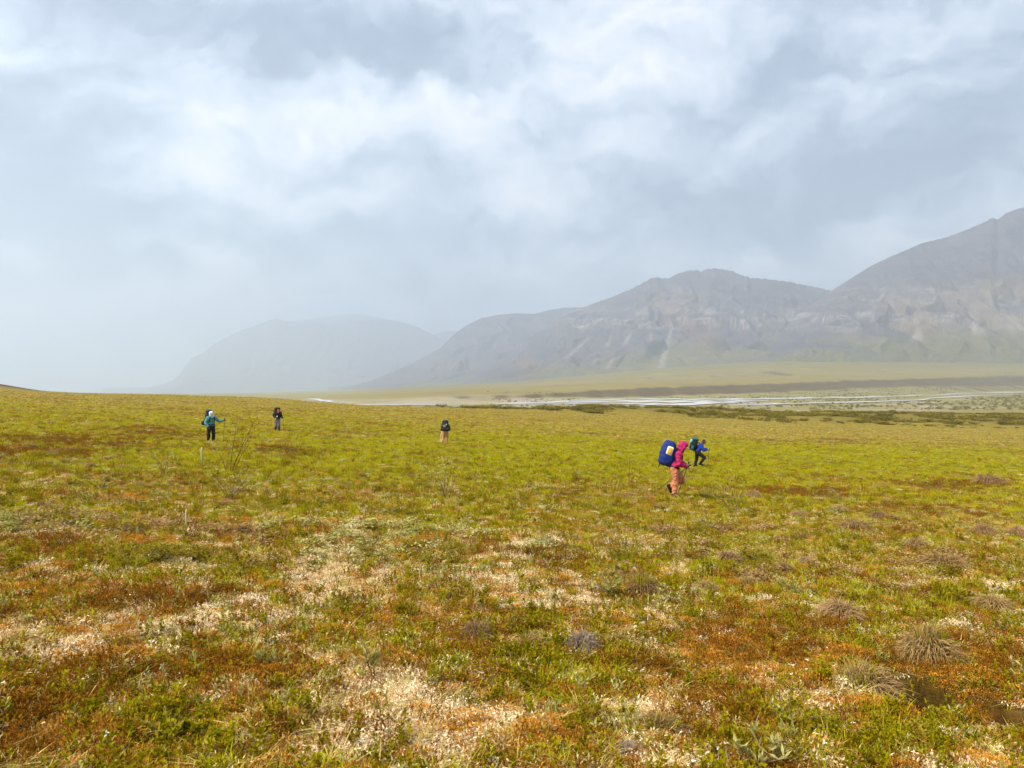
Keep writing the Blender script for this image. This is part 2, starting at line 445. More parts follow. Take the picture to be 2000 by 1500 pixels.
def land_color(X, Y, z):
    li, orr, gr, br, st = cover(X, Y, z)
    c = np.tile(C_OL, (len(X), 1))
    for w, col in ((st * .6, C_ST), (gr * .8, C_GR), (br * .85, C_BR), (orr * .9, C_OR), (li * .85, C_LI)):
        c = c * (1 - w[:, None]) + col * w[:, None]
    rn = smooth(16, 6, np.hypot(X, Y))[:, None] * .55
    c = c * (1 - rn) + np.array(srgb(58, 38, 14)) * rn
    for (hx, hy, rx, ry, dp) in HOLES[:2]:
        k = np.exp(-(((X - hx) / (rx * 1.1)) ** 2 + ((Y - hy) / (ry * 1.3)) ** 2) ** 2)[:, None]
        c = c * (1 - k) + np.array(srgb(22, 12, 6)) * k  # dark peat, with the shade of the hollows put into its colour
    d = Y
    px = 1000 + F * X / np.maximum(d, 1)
    # bush covered low ridge above the river, gravel flats, scrub, bluff, fan
    n1 = fbm(X / 25, Y / 30, 201, 4, .6); n2 = fbm(X / 60, Y / 60, 205, 4, .6); n3 = fbm(X / 200, Y / 260, 209, 4, .6)
    sage = np.array(srgb(124, 110, 38)); scrub = np.array(srgb(104, 92, 28)); bank = np.array(srgb(80, 66, 38)); fan = np.array(srgb(126, 112, 58)); flat = np.array(srgb(128, 120, 72)); grav = np.array(srgb(150, 140, 124))

    def put(w, col):
        nonlocal c
        c = c * (1 - w[:, None]) + col * w[:, None]
    put(smooth(70, 170, d) * .75, sage)
    rid = smooth(205, 245, d + 22 * n1) * smooth(365, 330, d) * smooth(-80, -10, X)
    put(rid * (.75 + .25 * smooth(-.2, .3, n1)), scrub)
    put(smooth(390, 440, d), flat)
    put(smooth(430, 480, d) * smooth(1000, 900, d) * smooth(-.05, .3, n2 + .25 * smooth(1400, 1250, px)) * .9, grav)
    put(smooth(430, 480, d) * smooth(-.25, .35, fbm(X / 90, Y / 45, 213, 4)) * smooth(1350, 1700, px) * .5, np.array(srgb(104, 100, 54)))
    # bluff: steep ground
    e = 6.0
    gx = (ground_base(X + e, Y) - ground_base(X - e, Y)) / (2 * e); gy = (ground_base(X, Y + e) - ground_base(X, Y - e)) / (2 * e)
    g = np.hypot(gx, gy)
    put(smooth(430, 470, d) * smooth(700, 800, d) * smooth(.09, .17, g) * smooth(2300, 2150, d), bank)
    put(smooth(700, 800, d) * smooth(.09, .17, g) * smooth(2300, 2150, d) * smooth(.0, .35, fbm(X / 22, Y / 12, 219, 3, .6)) * .35, np.array(srgb(120, 104, 66)))
    zz = z - EYE
    above = smooth(850, 1000, d) * smooth(.14, .08, g) * smooth(-10, 0, zz + 10 * smooth(1150, 1000, px))
    put(above, fan * (1 + 0 * d[:, None]))
    put(above * smooth(-.1, .4, n3) * .5, np.array(srgb(108, 98, 52)))
    put(above * smooth(.0, .4, fbm(X / 400, Y / 55, 217, 4, .6)) * .6, np.array(srgb(102, 90, 46)))
    put(smooth(2100, 3100, d) * above * .75, np.array(srgb(96, 92, 50)))
    # low dark knoll on the skyline at the left edge
    put(smooth(230, 260, d) * smooth(420, 380, d) * smooth(120, 60, px) * .95, np.array(srgb(72, 44, 24)))
    return np.clip(c, 0, 1)


# ------------------------------------------------------------------ ground sheet
def build_ground():
    a_in = np.linspace(-43, 43, 470); a_out = np.concatenate([np.linspace(-180, -43, 46)[:-1], a_in, np.linspace(43, 180, 46)[1:-1]])
    A = np.radians(a_out)
    R = np.concatenate([np.exp(np.arange(math.log(0.6), math.log(50), 0.0085)), np.exp(np.arange(math.log(50.2), math.log(780), 0.0125)), np.exp(np.arange(math.log(785), math.log(2250), 0.0045)), np.exp(np.arange(math.log(2280), math.log(13500), 0.014))])
    aa, rr = np.meshgrid(A, R)
    X = (rr * np.sin(aa)).ravel(); Y = (rr * np.cos(aa)).ravel()
    zb = ground_base(X, Y); z = zb + relief(X, Y)
    nA, nR = len(A), len(R)
    i, j = np.meshgrid(np.arange(nR - 1), np.arange(nA), indexing='ij')
    j2 = (j + 1) % nA
    q = np.stack([i * nA + j, i * nA + j2, (i + 1) * nA + j2, (i + 1) * nA + j], -1).reshape(-1, 4)[:, ::-1]
    cap = len(X)
    V = np.stack([X, Y, z], 1)
    m = NT('tundra_ground')
    p = m.pos(); col = m.attr('tint')
    f = m.noise(p, 38, 5, .7); f2 = m.noise(p, 9, 4, .65); f3 = m.noise(p, 0.35, 5, .6); f4 = m.noise(p, 0.02, 6, .65)
    c = m.mix(m.step(f, .3, .75), m.mix(1.0, col, (.62, .6, .55), 'MULTIPLY'), m.mix(1.0, col, (1.35, 1.35, 1.3), 'MULTIPLY'))
    c = m.mix(m.math('MULTIPLY', m.step(f2, .5, .75), .5), c, (.045, .03, .008))
    c = m.mix(m.math('MULTIPLY', m.step(f3, .45, .7), .35), c, (.10, .075, .018))
    c = m.mix(m.math('MULTIPLY', m.step(f4, .5, .7), .3), c, (.10, .09, .035))
    h = m.math('ADD', m.math('MULTIPLY', f, .02), m.math('MULTIPLY', f2, .05))
    mat = m.principled(c, .95, m.bump(h, .7, 1.0), .1)
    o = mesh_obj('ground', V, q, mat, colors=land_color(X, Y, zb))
    tag(o, kind='structure')
    return o


# ------------------------------------------------------------------ mountains
def mountain(name, crest, d_base, d_crest, d_back, seed, rough, paint, gully=60.0, cell=170.0, spur=1.0, jag=3.0):
    px0, px1 = crest[0][0], crest[-1][0]
    U = np.arange(px0, px1 + .1, 2.6)
    cy_ = np.interp(U, [c[0] for c in crest], [c[1] for c in crest])
    k = np.array([.25, .5, .25]); cy_ = np.convolve(np.pad(cy_, 1, mode='edge'), k, 'valid')
    T = np.concatenate([np.linspace(0, 1, 150), np.linspace(1, 1.6, 20)[1:]])
    uu, tt = np.meshgrid(U, T)
    cc = np.tile(cy_, (len(T), 1))
    fr = np.minimum(tt, 1)
    bow = 0.10 * fbm(uu / 130, np.zeros_like(uu), seed + 5, 3)
    dc = d_crest * (1 + bow * .35)
    D = np.where(tt <= 1, d_base + (dc - d_base) * fr, dc + (d_back - dc) * (tt - 1) / .6)
    X = (uu - 1000) / F * D
    zb = ground_base(X, D) - EYE - 12
    zc = (HOR - cc) / F * dc + jag * fbm(uu / 7, uu * 0, seed + 9, 3) * smooth(0, 60, np.minimum(uu - px0, px1 - uu) + 30)
    prof = 0.30 * fr ** 2 + 0.70 * fr ** 1.25
    prof = prof + .035 * np.sin(np.pi * fr) * np.sin(9 * fr + 3 * fbm(uu / 160, fr, seed, 2))
    z = zb + (zc - zb) * prof
    win = np.sin(np.pi * np.clip(fr, 0, 1)) ** .8
    xs = X / cell + 1.2 * fbm(X / 500, D / 500, seed + 1, 3)
    rg = 1 - np.abs(fbm(xs, D / (cell * 4.2), seed + 2, 4, .5)) * 2
    z = z + win * 1.3 * gully * spur * (rg - .55) * np.clip((zc - zb) / 500, .1, 1.3)
    z += win * rough * fbm(X / 60, D / 60, seed + 3, 4, .6)
    zback = zc * (1 - (tt - 1) / .6 * .75) + 40 * fbm(X / 300, D / 300, seed + 4, 3) * np.clip((tt - 1) * 4, 0, 1)
    z = np.where(tt > 1, zback, z)
    nT, nU = uu.shape
    i, j = np.meshgrid(np.arange(nT - 1), np.arange(nU - 1), indexing='ij')
    q = np.stack([i * nU + j, i * nU + j + 1, (i + 1) * nU + j + 1, (i + 1) * nU + j], -1).reshape(-1, 4)
    V = np.stack([X, D, z + EYE], -1).reshape(-1, 3)
    py = HOR - z / D * F
    hgt = np.clip((z - zb) / np.maximum(zc - zb, 1), 0, 1)
    gx = np.gradient(z, axis=1)
    C = paint(X, D, z, uu, py, hgt, rg).reshape(-1, 3)
    o = mesh_obj(name, V, q, MAT['mountain'], colors=np.clip(C, 0, 1))
    tag(o, kind='structure')
    return o


def layer(c, w, col):
    w = np.clip(w, 0, 1)[..., None]
    return c * (1 - w) + np.array(col) * w


SCREE = srgb(78, 74, 82); SCREE_D = srgb(60, 58, 68); TUND = srgb(96, 90, 48); TUND_B = srgb(110, 82, 58); PALE = srgb(160, 150, 142); TAN = srgb(122, 106, 88)


def paint_rock(streaks=(), tan=None, bands=(), green=.35):
    def f(X, D, z, px, py, h, rg):
        c = np.zeros(X.shape + (3,)) + np.array(SCREE)
        n = fbm(X / 260, z / 120, 301, 4, .6); n2 = fbm(X / 80, z / 60, 305, 4, .6)
        c = layer(c, smooth(-.1, .4, n) * .8, SCREE_D)
        c = layer(c, smooth(-.2, .5, n2 + rg * .4 - .2) * .16, TAN)
        c = layer(c, smooth(.1, .5, fbm(X / 400, z / 200, 309, 3)) * .5 * smooth(.8, .3, h), TUND_B)
        for (lo, hi, k) in bands:
            w = smooth(lo - 4, lo, py) * smooth(hi + 4, hi, py) * smooth(.0, .35, fbm(X / 120, z / 10, 313, 4, .6)) * k
            c = layer(c, w, PALE)
        c = layer(c, smooth(green + .12, green - .12, h + .22 * n + .12 * (rg - .5)) * .9, TUND)
        if tan:
            a, b, w_, h_ = tan
            c = layer(c, np.exp(-(((px - a) / w_) ** 2 + ((py - b) / h_) ** 2) ** 2) * smooth(-.4, .3, n2) * .8, TAN)
        for (x0, y0, x1, y1, w0, w1) in streaks:
            t = np.clip((py - y0) / (y1 - y0), 0, 1); cx = x0 + (x1 - x0) * t; w = w0 + (w1 - w0) * t
            k = smooth(1.3, .5, np.abs(px - cx + 2.0 * n2) / w) * smooth(y0 - 3, y0 + 2, py) * smooth(y1 + 3, y1 - 2, py)
            c = layer(c, k * .42, PALE)
        return c
    return f


MAT = {}
WATER_QUADS = []


def build_mountains():
    m = NT('mountain_rock')
    p = m.pos(); f = m.noise(p, .02, 7, .7); f2 = m.noise(p, .12, 4, .6)
    c = m.mix(m.step(f, .3, .7), m.mix(1.0, m.attr('tint'), (.72, .72, .76), 'MULTIPLY'), m.mix(1.0, m.attr('tint'), (1.22, 1.2, 1.18), 'MULTIPLY'))
    MAT['mountain'] = m.principled(c, .95, m.bump(m.math('ADD', f, m.math('MULTIPLY', f2, .3)), .8, 25.0), .1)
    c4 = [(1420, 735), (1500, 672), (1560, 612), (1617, 572), (1660, 545), (1700, 520), (1740, 501), (1772, 488), (1800, 475), (1850, 463), (1890, 448), (1930, 431), (1934, 426), (1943, 425), (1948, 430), (1966, 416), (1990, 407), (2010, 404),
          (2100, 380), (2250, 360), (2450, 400), (2700, 470), (3000, 600), (3200, 700)]
    mountain('mountain', c4, 2880, 4250, 5600, 500, 14,
             paint_rock(bands=((560, 600, .5), (612, 628, .8), (632, 645, .5)), green=.2, tan=(1950, 600, 200, 50),
                        streaks=((1900, 628, 1912, 652, 6, 14), (1975, 615, 1985, 645, 8, 18), (1795, 640, 1790, 665, 6, 12))), gully=70, cell=220)
    c3 = [(880, 762), (940, 720), (980, 700), (1040, 655), (1090, 622), (1140, 600), (1200, 578), (1235, 563), (1262, 549), (1272, 543), (1285, 541), (1296, 544), (1308, 543), (1318, 537), (1340, 529), (1364, 527), (1368, 531), (1382, 525), (1400, 524), (1430, 529),
          (1455, 540), (1470, 543), (1500, 545), (1540, 550), (1590, 560), (1617, 566), (1680, 590), (1750, 640), (1850, 720)]
    mountain('mountain', c3, 3350, 5000, 6500, 520, 16,
             paint_rock(bands=((600, 612, .5), (622, 640, .7)), tan=(1310, 590, 60, 32), green=.16,
                        streaks=((1312, 642, 1290, 720, 2.5, 8), (1196, 655, 1185, 677, 2, 4.5), (1232, 650, 1220, 674, 2, 4.5), (1205, 697, 1186, 718, 8, 5), (1150, 660, 1105, 700, 2, 6), (1272, 650, 1270, 665, 1.5, 3), (1166, 700, 1160, 710, 2, 3))), gully=75, cell=240, jag=11)
    c2 = [(640, 766), (720, 745), (800, 712), (860, 680), (890, 650), (910, 636), (938, 622), (970, 615), (1005, 612), (1046, 613), (1070, 606), (1100, 601), (1140, 600), (1200, 606), (1300, 640), (1450, 720)]
    mountain('mountain', c2, 4650, 6300, 8000, 540, 16, paint_rock(green=.12), gully=75, cell=280)
    c5 = [(700, 760), (800, 690), (835, 657), (852, 652), (868, 647), (890, 646), (905, 652), (960, 690), (1040, 760)]
    mountain('mountain', c5, 9600, 11700, 13000, 560, 10, paint_rock(green=.1), gully=60, cell=300)
    c1 = [(200, 768), (270, 765), (300, 757), (340, 742), (356, 726), (362, 714), (375, 699), (382, 696), (395, 690), (418, 672), (424, 668), (446, 658), (452, 654), (478, 642), (505, 634), (525, 626), (538, 621), (550, 625), (565, 628), (600, 624), (650, 616), (700, 612), (745, 622),
          (790, 630), (820, 640), (850, 656), (900, 690), (960, 740), (1000, 765)]
    mountain('mountain', c1, 8600, 11000, 12300, 580, 18, paint_rock(green=.08), gully=80, cell=320, jag=18)


# ------------------------------------------------------------------ river
def build_river():
    m = NT('river_water')
    p = m.pos(); f = m.noise(p, .25, 4, .6)
    MAT['water'] = m.principled((.56, .55, .53), .22, m.bump(f, .05, .5), .5)
    lines = [  # column, row, half thickness in rows
        [(600, 779.5, .5), (615, 780, 1.2), (625, 782, 1.6), (640, 784.2, 1.4), (655, 785.6, .5)],
        [(690, 791.5, .3), (740, 791.6, .5), (800, 791.4, .6), (850, 791.2, .5), (880, 791, .2)],
        [(960, 790.2, .2), (1010, 788.6, .9), (1060, 787.6, 1.2), (1110, 786, 1.3), (1160, 785, 1.2), (1230, 784.6, 1.5), (1300, 785, 1.8), (1360, 785.6, 1.5), (1420, 786.8, .8), (1470, 787, .2)],
        [(1090, 784.2, .2), (1160, 781.6, .6), (1220, 780.2, .8), (1290, 780, 1.0), (1360, 780.6, .9), (1430, 780, 1.0), (1500, 779.6, .9), (1570, 778, 1.0), (1640, 777, .9), (1700, 776, .9), (1760, 774, .8), (1830, 772.2, .7), (1880, 769.6, .6), (1940, 767.5, .7), (2040, 765, .6), (2200, 762, .5)],
        [(1180, 788.8, .2), (1240, 789.6, 1.2), (1300, 791, 1.5), (1350, 790.2, 1.6), (1400, 787.2, 1.2), (1440, 784.8, .9), (1500, 783.5, .3)],
        [(1440, 791.6, .2), (1480, 790.4, .9), (1550, 789.4, .9), (1620, 787.4, .8), (1690, 785.6, .8), (1760, 783.8, .8), (1800, 781.4, 1.2), (1820, 778, 1.4), (1870, 775.8, .9), (1930, 772.4, .5), (1980, 770.5, .2)],
        [(1330, 783.4, .2), (1380, 783, .8), (1430, 782.6, .8), (1480, 782.4, .2)],
        [(1010, 791.2, .1), (1060, 790.4, .5), (1120, 789.2, .7), (1170, 788, .3)],
    ]
    V, Fc = [], []
    for ln in lines:
        xs = np.arange(ln[0][0], ln[-1][0] + 1, 4.0)
        yy = np.interp(xs, [a[0] for a in ln], [a[1] for a in ln]); hh = np.interp(xs, [a[0] for a in ln], [a[2] for a in ln])
        yy = yy + .35 * fbm(xs / 30, xs * 0 + ln[0][1], 401, 3)
        n0 = len(V)
        for x, y, h in zip(xs, yy, hh):
            h1 = h * (1 + .5 * math.sin(x * .11 + y)) ; h2 = h * (1 + .5 * math.sin(x * .083 + 2 * y))
            for q in (y - h1, y + h2):
                X, D, Z = spot(x, max(q, 759.5), 445, 2100, False)
                V.append((X, D, float(ground_base(X, D)) + .55))
        for k in range(len(xs) - 1):
            a = n0 + 2 * k
            Fc.append((a, a + 1, a + 3, a + 2))
    for f in Fc: WATER_QUADS.append(sum(((V[i][0], V[i][1]) for i in f), ()))
    me_o = mesh_obj('river_water', V, Fc, MAT['water'], smooth_=False)
    tag(me_o, kind='structure')


# ------------------------------------------------------------------ air
def build_haze():
    x0, x1, y0, y1, z0, z1 = -13000, 13000, -2500, 13600, -170, 1420
    v = [(x, y, z) for z in (z0, z1) for y in (y0, y1) for x in (x0, x1)]
    f = [(0, 2, 3, 1), (4, 5, 7, 6), (0, 1, 5, 4), (2, 6, 7, 3), (0, 4, 6, 2), (1, 3, 7, 5)]
    m = bpy.data.materials.new('haze_air'); m.use_nodes = True
    N = m.node_tree.nodes; N.clear()
    out = N.new('ShaderNodeOutputMaterial'); pv = N.new('ShaderNodeVolumePrincipled')
    pv.inputs['Color'].default_value = (.645, .725, .835, 1); pv.inputs['Density'].default_value = HAZE_DENSITY; pv.inputs['Anisotropy'].default_value = HAZE_G
    m.node_tree.links.new(pv.outputs[0], out.inputs['Volume'])
    o = mesh_obj('haze', v, f, m, smooth_=False)
    tag(o, kind='stuff')
    o.display_type = 'WIRE'
    # low cloud lying on the shoulder of the farthest mountain
    bm = bmesh.new()
    D = 10600
    for (px, py, w, h, dp) in ((660, 606, 120, 27, 1100),):
        bmesh.ops.create_icosphere(bm, subdivisions=4, radius=1.0, matrix=Matrix.Translation(((px - 1000) / F * D, D, EYE + (HOR - py) / F * D)) @ Matrix.Diagonal((w / F * D, dp, h / F * D, 1)))
    for v in bm.verts:
        v.co.z += 22 * math.sin(v.co.x / 210.0) + 12 * math.sin(v.co.x / 90.0 + 1)
    me = bpy.data.meshes.new('low_cloud'); bm.to_mesh(me); bm.free()
    m2 = m.copy(); m2.name = 'cloud_mist'; m2.node_tree.nodes['Principled Volume'].inputs['Density'].default_value = .0008; m2.node_tree.nodes['Principled Volume'].inputs['Color'].default_value = (.62, .76, .90, 1)
    me.materials.append(m2)
    tag(link(bpy.data.objects.new('low_cloud', me)), kind='stuff')


HAZE_DENSITY, HAZE_G = 2.05e-4, 0.45
build_ground()
build_mountains()
build_river()
build_haze()

# ------------------------------------------------------------------ plants: small shapes
class Mesh:
    def __init__(s): s.v = []; s.f = []; s.c = []

    def strip(s, pts, wid, side, col=None):
        """flat tapering strip through pts; last point is the tip"""
        n0 = len(s.v)
        for p, w in zip(pts[:-1], wid):
            s.v.append(p - side * w); s.v.append(p + side * w)
        s.v.append(pts[-1])
        k = len(pts) - 1
        for i in range(k - 1):
            a = n0 + 2 * i
            s.f.append((a, a + 1, a + 3, a + 2))
        s.f.append((n0 + 2 * k - 2, n0 + 2 * k - 1, n0 + 2 * k))

    def blade(s, base, az, h, lean, w, droop=0.3, seg=3):
        d = Vector((math.cos(az), math.sin(az), 0)); side = Vector((-d.y, d.x, 0))
        pts = []; wid = []
        for i in range(seg + 1):
            t = i / seg
            out = lean * h * (t + droop * t * t * 1.4)
            up = h * (t - droop * t * t * .75)
            pts.append(base + d * out + Vector((0, 0, up))); wid.append(w * (1 - .55 * t))
        s.strip(pts, wid, side)

    def leaf(s, base, dirv, L, W, roll=0.0):
        """pointed oval leaf, folded along its midrib"""
        d = dirv.normalized()
        up = Vector((0, 0, 1)) if abs(d.z) < .95 else Vector((1, 0, 0))
        a = d.cross(up).normalized(); n = a.cross(d)
        a = a * math.cos(roll) + n * math.sin(roll); n = a.cross(d)
        n0 = len(s.v)
        s.v += [base, base + d * L * .5 + a * W * .5 + n * W * .12, base + d * L, base + d * L * .5 - a * W * .5 + n * W * .12, base + d * L * .5]
        s.f += [(n0, n0 + 1, n0 + 4), (n0 + 1, n0 + 2, n0 + 4), (n0, n0 + 4, n0 + 3), (n0 + 4, n0 + 2, n0 + 3)]

    def tube(s, pts, rad, k=5):
        n0 = len(s.v)
        for i, p in enumerate(pts):
            t = (pts[min(i + 1, len(pts) - 1)] - pts[max(i - 1, 0)]).normalized()
            u = t.cross(Vector((.3, .9, .2))).normalized(); w = t.cross(u)
            for j in range(k):
                an = 2 * math.pi * j / k
                s.v.append(p + (u * math.cos(an) + w * math.sin(an)) * rad[i])
        for i in range(len(pts) - 1):
            for j in range(k):
                a = n0 + i * k + j; b = n0 + i * k + (j + 1) % k
                s.f.append((a, b, b + k, a + k))
        s.f.append(tuple(n0 + j for j in range(k))[::-1]); s.f.append(tuple(n0 + (len(pts) - 1) * k + j for j in range(k)))

    def data(s, name, mat):
        me = bpy.data.meshes.new(name); me.from_pydata([tuple(v) for v in s.v], [], s.f); me.update()
        me.materials.append(mat)
        return me

    def obj(s, name, mat, parent=None, smooth_=False):
        o = bpy.data.objects.new(name, s.data(name, mat))
        if smooth_: o.data.polygons.foreach_set('use_smooth', np.ones(len(o.data.polygons), bool))
        return link(o, parent)


R = random.uniform


def rdir(zlo=-.2, zhi=1.0):
    a = R(0, 2 * math.pi); z = R(zlo, zhi); k = math.sqrt(max(0, 1 - z * z))
    return Vector((k * math.cos(a), k * math.sin(a), z))


def disc(r):
    a = R(0, 2 * math.pi); q = r * math.sqrt(R(0, 1))
    return Vector((q * math.cos(a), q * math.sin(a), 0))


def plant_mat(name, cols, trans=.35, patch=None):
    """leaf colour that differs from plant to plant and, slowly, over the land"""
    m = NT(name)
    rnd = m.rand()
    n = len(cols)
    ramp = m.n('ShaderNodeValToRGB', {'Fac': rnd}); cr = ramp.color_ramp
    while len(cr.elements) < n: cr.elements.new(.5)
    for i, (e, c) in enumerate(zip(cr.elements, cols)):
        e.position = i / max(1, n - 1); e.color = (*srgb(*c), 1)
    c = ramp.outputs[0]
    if patch:
        c = m.mix(m.math('MULTIPLY', m.step(m.noise(m.pos(), .55, 4, .6), .42, .62), .75), c, srgb(*patch))
    f = m.noise(m.pos(), 55, 2, .5)
    c = m.mix(m.step(f, .3, .7), m.mix(1.0, c, (.75, .75, .72), 'MULTIPLY'), m.mix(1.0, c, (1.2, 1.2, 1.2), 'MULTIPLY'))
    return m.leafy(c, trans)


MAT['green'] = plant_mat('fresh_grass', [(138, 142, 8), (164, 164, 14), (184, 176, 26), (150, 142, 16)], .45, (170, 162, 22))
MAT['straw'] = plant_mat('dry_grass', [(190, 164, 92), (212, 188, 122), (168, 146, 72), (186, 160, 82)], .3, (162, 148, 66))
MAT['moss'] = plant_mat('orange_moss', [(190, 124, 34), (212, 150, 58), (180, 128, 42), (150, 94, 30), (202, 158, 70)], .2)
MAT['lichen'] = plant_mat('pale_lichen', [(244, 224, 178), (228, 198, 146), (248, 236, 206), (212, 176, 124)], .25)
MAT['heath'] = plant_mat('brown_heath', [(134, 86, 24), (112, 76, 20), (150, 104, 30), (122, 68, 20), (138, 108, 30)], .25)
MAT['leafy'] = plant_mat('dwarf_birch_leaf', [(122, 116, 10), (142, 134, 16), (152, 136, 24), (110, 102, 14)], .4)
MAT['willow'] = plant_mat('willow_leaf', [(166, 160, 94), (184, 176, 116), (146, 144, 74), (172, 164, 92)], .35)
MAT['twig'] = plant_mat('twig_bark', [(120, 96, 64), (132, 110, 76), (104, 84, 56)], 0)
MAT['bleached'] = plant_mat('rain_streak_pale', [(176, 164, 120), (168, 158, 116)], 0)  # pale tone of the upright rain streaks, not a plant
MAT['tussock'] = plant_mat('tussock_leaf', [(156, 124, 84), (170, 140, 98), (142, 114, 74), (164, 136, 86)], .25)
MAT['tussock_grey'] = plant_mat('old_tussock_leaf', [(156, 138, 120), (146, 128, 112)], .25)
MAT['peat'] = plant_mat('tussock_base', [(70, 46, 24), (62, 42, 22)], 0)
MAT['scrub'] = plant_mat('scrub_leaf', [(114, 104, 30), (126, 112, 36), (100, 90, 28), (136, 122, 44)], .3)
MAT['scrub_far'] = plant_mat('river_scrub_leaf', [(132, 122, 72), (118, 110, 62), (142, 130, 82)], .3)
MAT['cotton'] = plant_mat('white_flower', [(238, 234, 222), (226, 220, 200)], .3)


def v_green():
    m = Mesh()
    for i in range(24): m.blade(disc(.065), R(0, 6.3), R(.025, .085), R(.15, .8), R(.002, .0038), R(.1, .6))
    return m


def v_straw():
    m = Mesh()
    for i in range(20): m.blade(disc(.055), R(0, 6.3), R(.02, .06), R(.5, 1.6), R(.0018, .0032), R(.4, .9))
    return m


def v_moss():
    m = Mesh()
    for i in range(170):
        p = disc(.085); p.z = .034 * (1 - (p.length / .085) ** 2) + R(-.004, .008)
        d = (Vector((p.x * 6, p.y * 6, .5)) + rdir() * .6)
        m.leaf(p, d, R(.007, .015), R(.003, .006), R(-1, 1))
    return m


def v_lichen():
    m = Mesh()
    for i in range(95):
        p = disc(.085); p.z = R(.0, .024)
        d = rdir(-.1, .9); side = d.cross(rdir()).normalized(); b = rdir(-.3, .6) * .008
        L = R(.006, .017)
        m.strip([p, p + d * L * .6 + b * .3, p + d * L + b], [R(.0014, .003), R(.0012, .0028)], side)
    return m


def v_sprig(nst, nlf, hlo, hhi, L, W, spread, up=.3):
    m = Mesh()
    for s in range(nst):
        b = disc(spread); lean = disc(.5); h = R(hlo, hhi)
        pts = [b + lean * (h * t * t) + Vector((0, 0, h * t)) for t in (0, .35, .7, 1)]
        m.strip(pts, [.0016, .0014, .001], Vector((1, 0, 0)))
        for k in range(nlf):
            t = R(.25, 1); p = b + lean * (h * t * t) + Vector((0, 0, h * t))
            d = rdir(-.1, .8); d.z += up
            m.leaf(p, d, L * R(.7, 1.25), W * R(.7, 1.25), R(-.9, .9))
    return m


def v_flower():
    m = Mesh()
    for i in range(2):
        b = disc(.05); h = R(.08, .14)
        m.strip([b, b + Vector((.005, 0, h * .6)), b + Vector((.008, 0, h))], [.001, .0008], Vector((1, 0, 0)))
        for k in range(5): m.leaf(b + Vector((.008, 0, h)), rdir(-.1, .9), .011, .008)
    return m


def v_bush(r, h, n, L):
    m = Mesh()
    for k in range(7):
        a = R(0, 6.3); e = Vector((math.cos(a) * r * R(.3, .8), math.sin(a) * r * R(.3, .8), h * R(.6, .95)))
        m.strip([Vector((0, 0, 0)), e * .5 + Vector((0, 0, .1 * h)), e], [.03, .02], Vector((1, 0, 0)))
    cl = [Vector((math.cos(a) * q, math.sin(a) * q, R(.35, .8) * h)) for a, q in [(R(0, 6.3), r * R(.1, .75)) for _ in range(9)]]
    for i in range(n):
        c = random.choice(cl); p = c + rdir(-1, 1) * (r * .42 * R(.4, 1.05)); p.z = max(.03, p.z)
        m.leaf(p, rdir(-.3, 1), L * R(.6, 1.3), L * R(.4, .7), R(-1, 1))
    return m


def bank(name, makers, mat, n=5):
    c = bpy.data.collections.new(name)
    for i in range(n):
        mk = makers[i % len(makers)]
        o = bpy.data.objects.new(name, mk().data(name, mat)); c.objects.link(o)
    return c


def scatter(name, label, coll, P, rotz, scl, tilt, idx, cat=None):
    """ground cover: one object whose plants stand at the given points"""
    me = bpy.data.meshes.new(name); n = len(P)
    me.vertices.add(n); me.vertices.foreach_set('co', np.asarray(P, np.float32).ravel())
    a = me.attributes.new('turn', 'FLOAT_VECTOR', 'POINT'); a.data.foreach_set('vector', np.stack([tilt[:, 0], tilt[:, 1], rotz], 1).astype(np.float32).ravel())
    a = me.attributes.new('size', 'FLOAT_VECTOR', 'POINT'); a.data.foreach_set('vector', scl.astype(np.float32).ravel())
    a = me.attributes.new('pick', 'INT', 'POINT'); a.data.foreach_set('value', idx.astype(np.int32))
    o = link(bpy.data.objects.new(name, me))
    g = bpy.data.node_groups.new(name, 'GeometryNodeTree')
    g.interface.new_socket('Geometry', in_out='INPUT', socket_type='NodeSocketGeometry'); g.interface.new_socket('Geometry', in_out='OUTPUT', socket_type='NodeSocketGeometry')
    gi = g.nodes.new('NodeGroupInput'); go = g.nodes.new('NodeGroupOutput')
    ci = g.nodes.new('GeometryNodeCollectionInfo'); ci.inputs[0].default_value = coll; ci.inputs['Separate Children'].default_value = True; ci.inputs['Reset Children'].default_value = True
    ip = g.nodes.new('GeometryNodeInstanceOnPoints'); ip.inputs['Pick Instance'].default_value = True

    def at(nm, ty):
        x = g.nodes.new('GeometryNodeInputNamedAttribute'); x.data_type = ty; x.inputs[0].default_value = nm
        return x.outputs[0]
    g.links.new(gi.outputs[0], ip.inputs['Points']); g.links.new(ci.outputs[0], ip.inputs['Instance'])
    g.links.new(at('pick', 'INT'), ip.inputs['Instance Index'])
    er = g.nodes.new('FunctionNodeEulerToRotation'); g.links.new(at('turn', 'FLOAT_VECTOR'), er.inputs[0]); g.links.new(er.outputs[0], ip.inputs['Rotation'])
    g.links.new(at('size', 'FLOAT_VECTOR'), ip.inputs['Scale'])
    g.links.new(ip.outputs[0], go.inputs[0])
    md = o.modifiers.new('plants', 'NODES'); md.node_group = g
    tag(o, label, cat, kind='stuff')
    return o


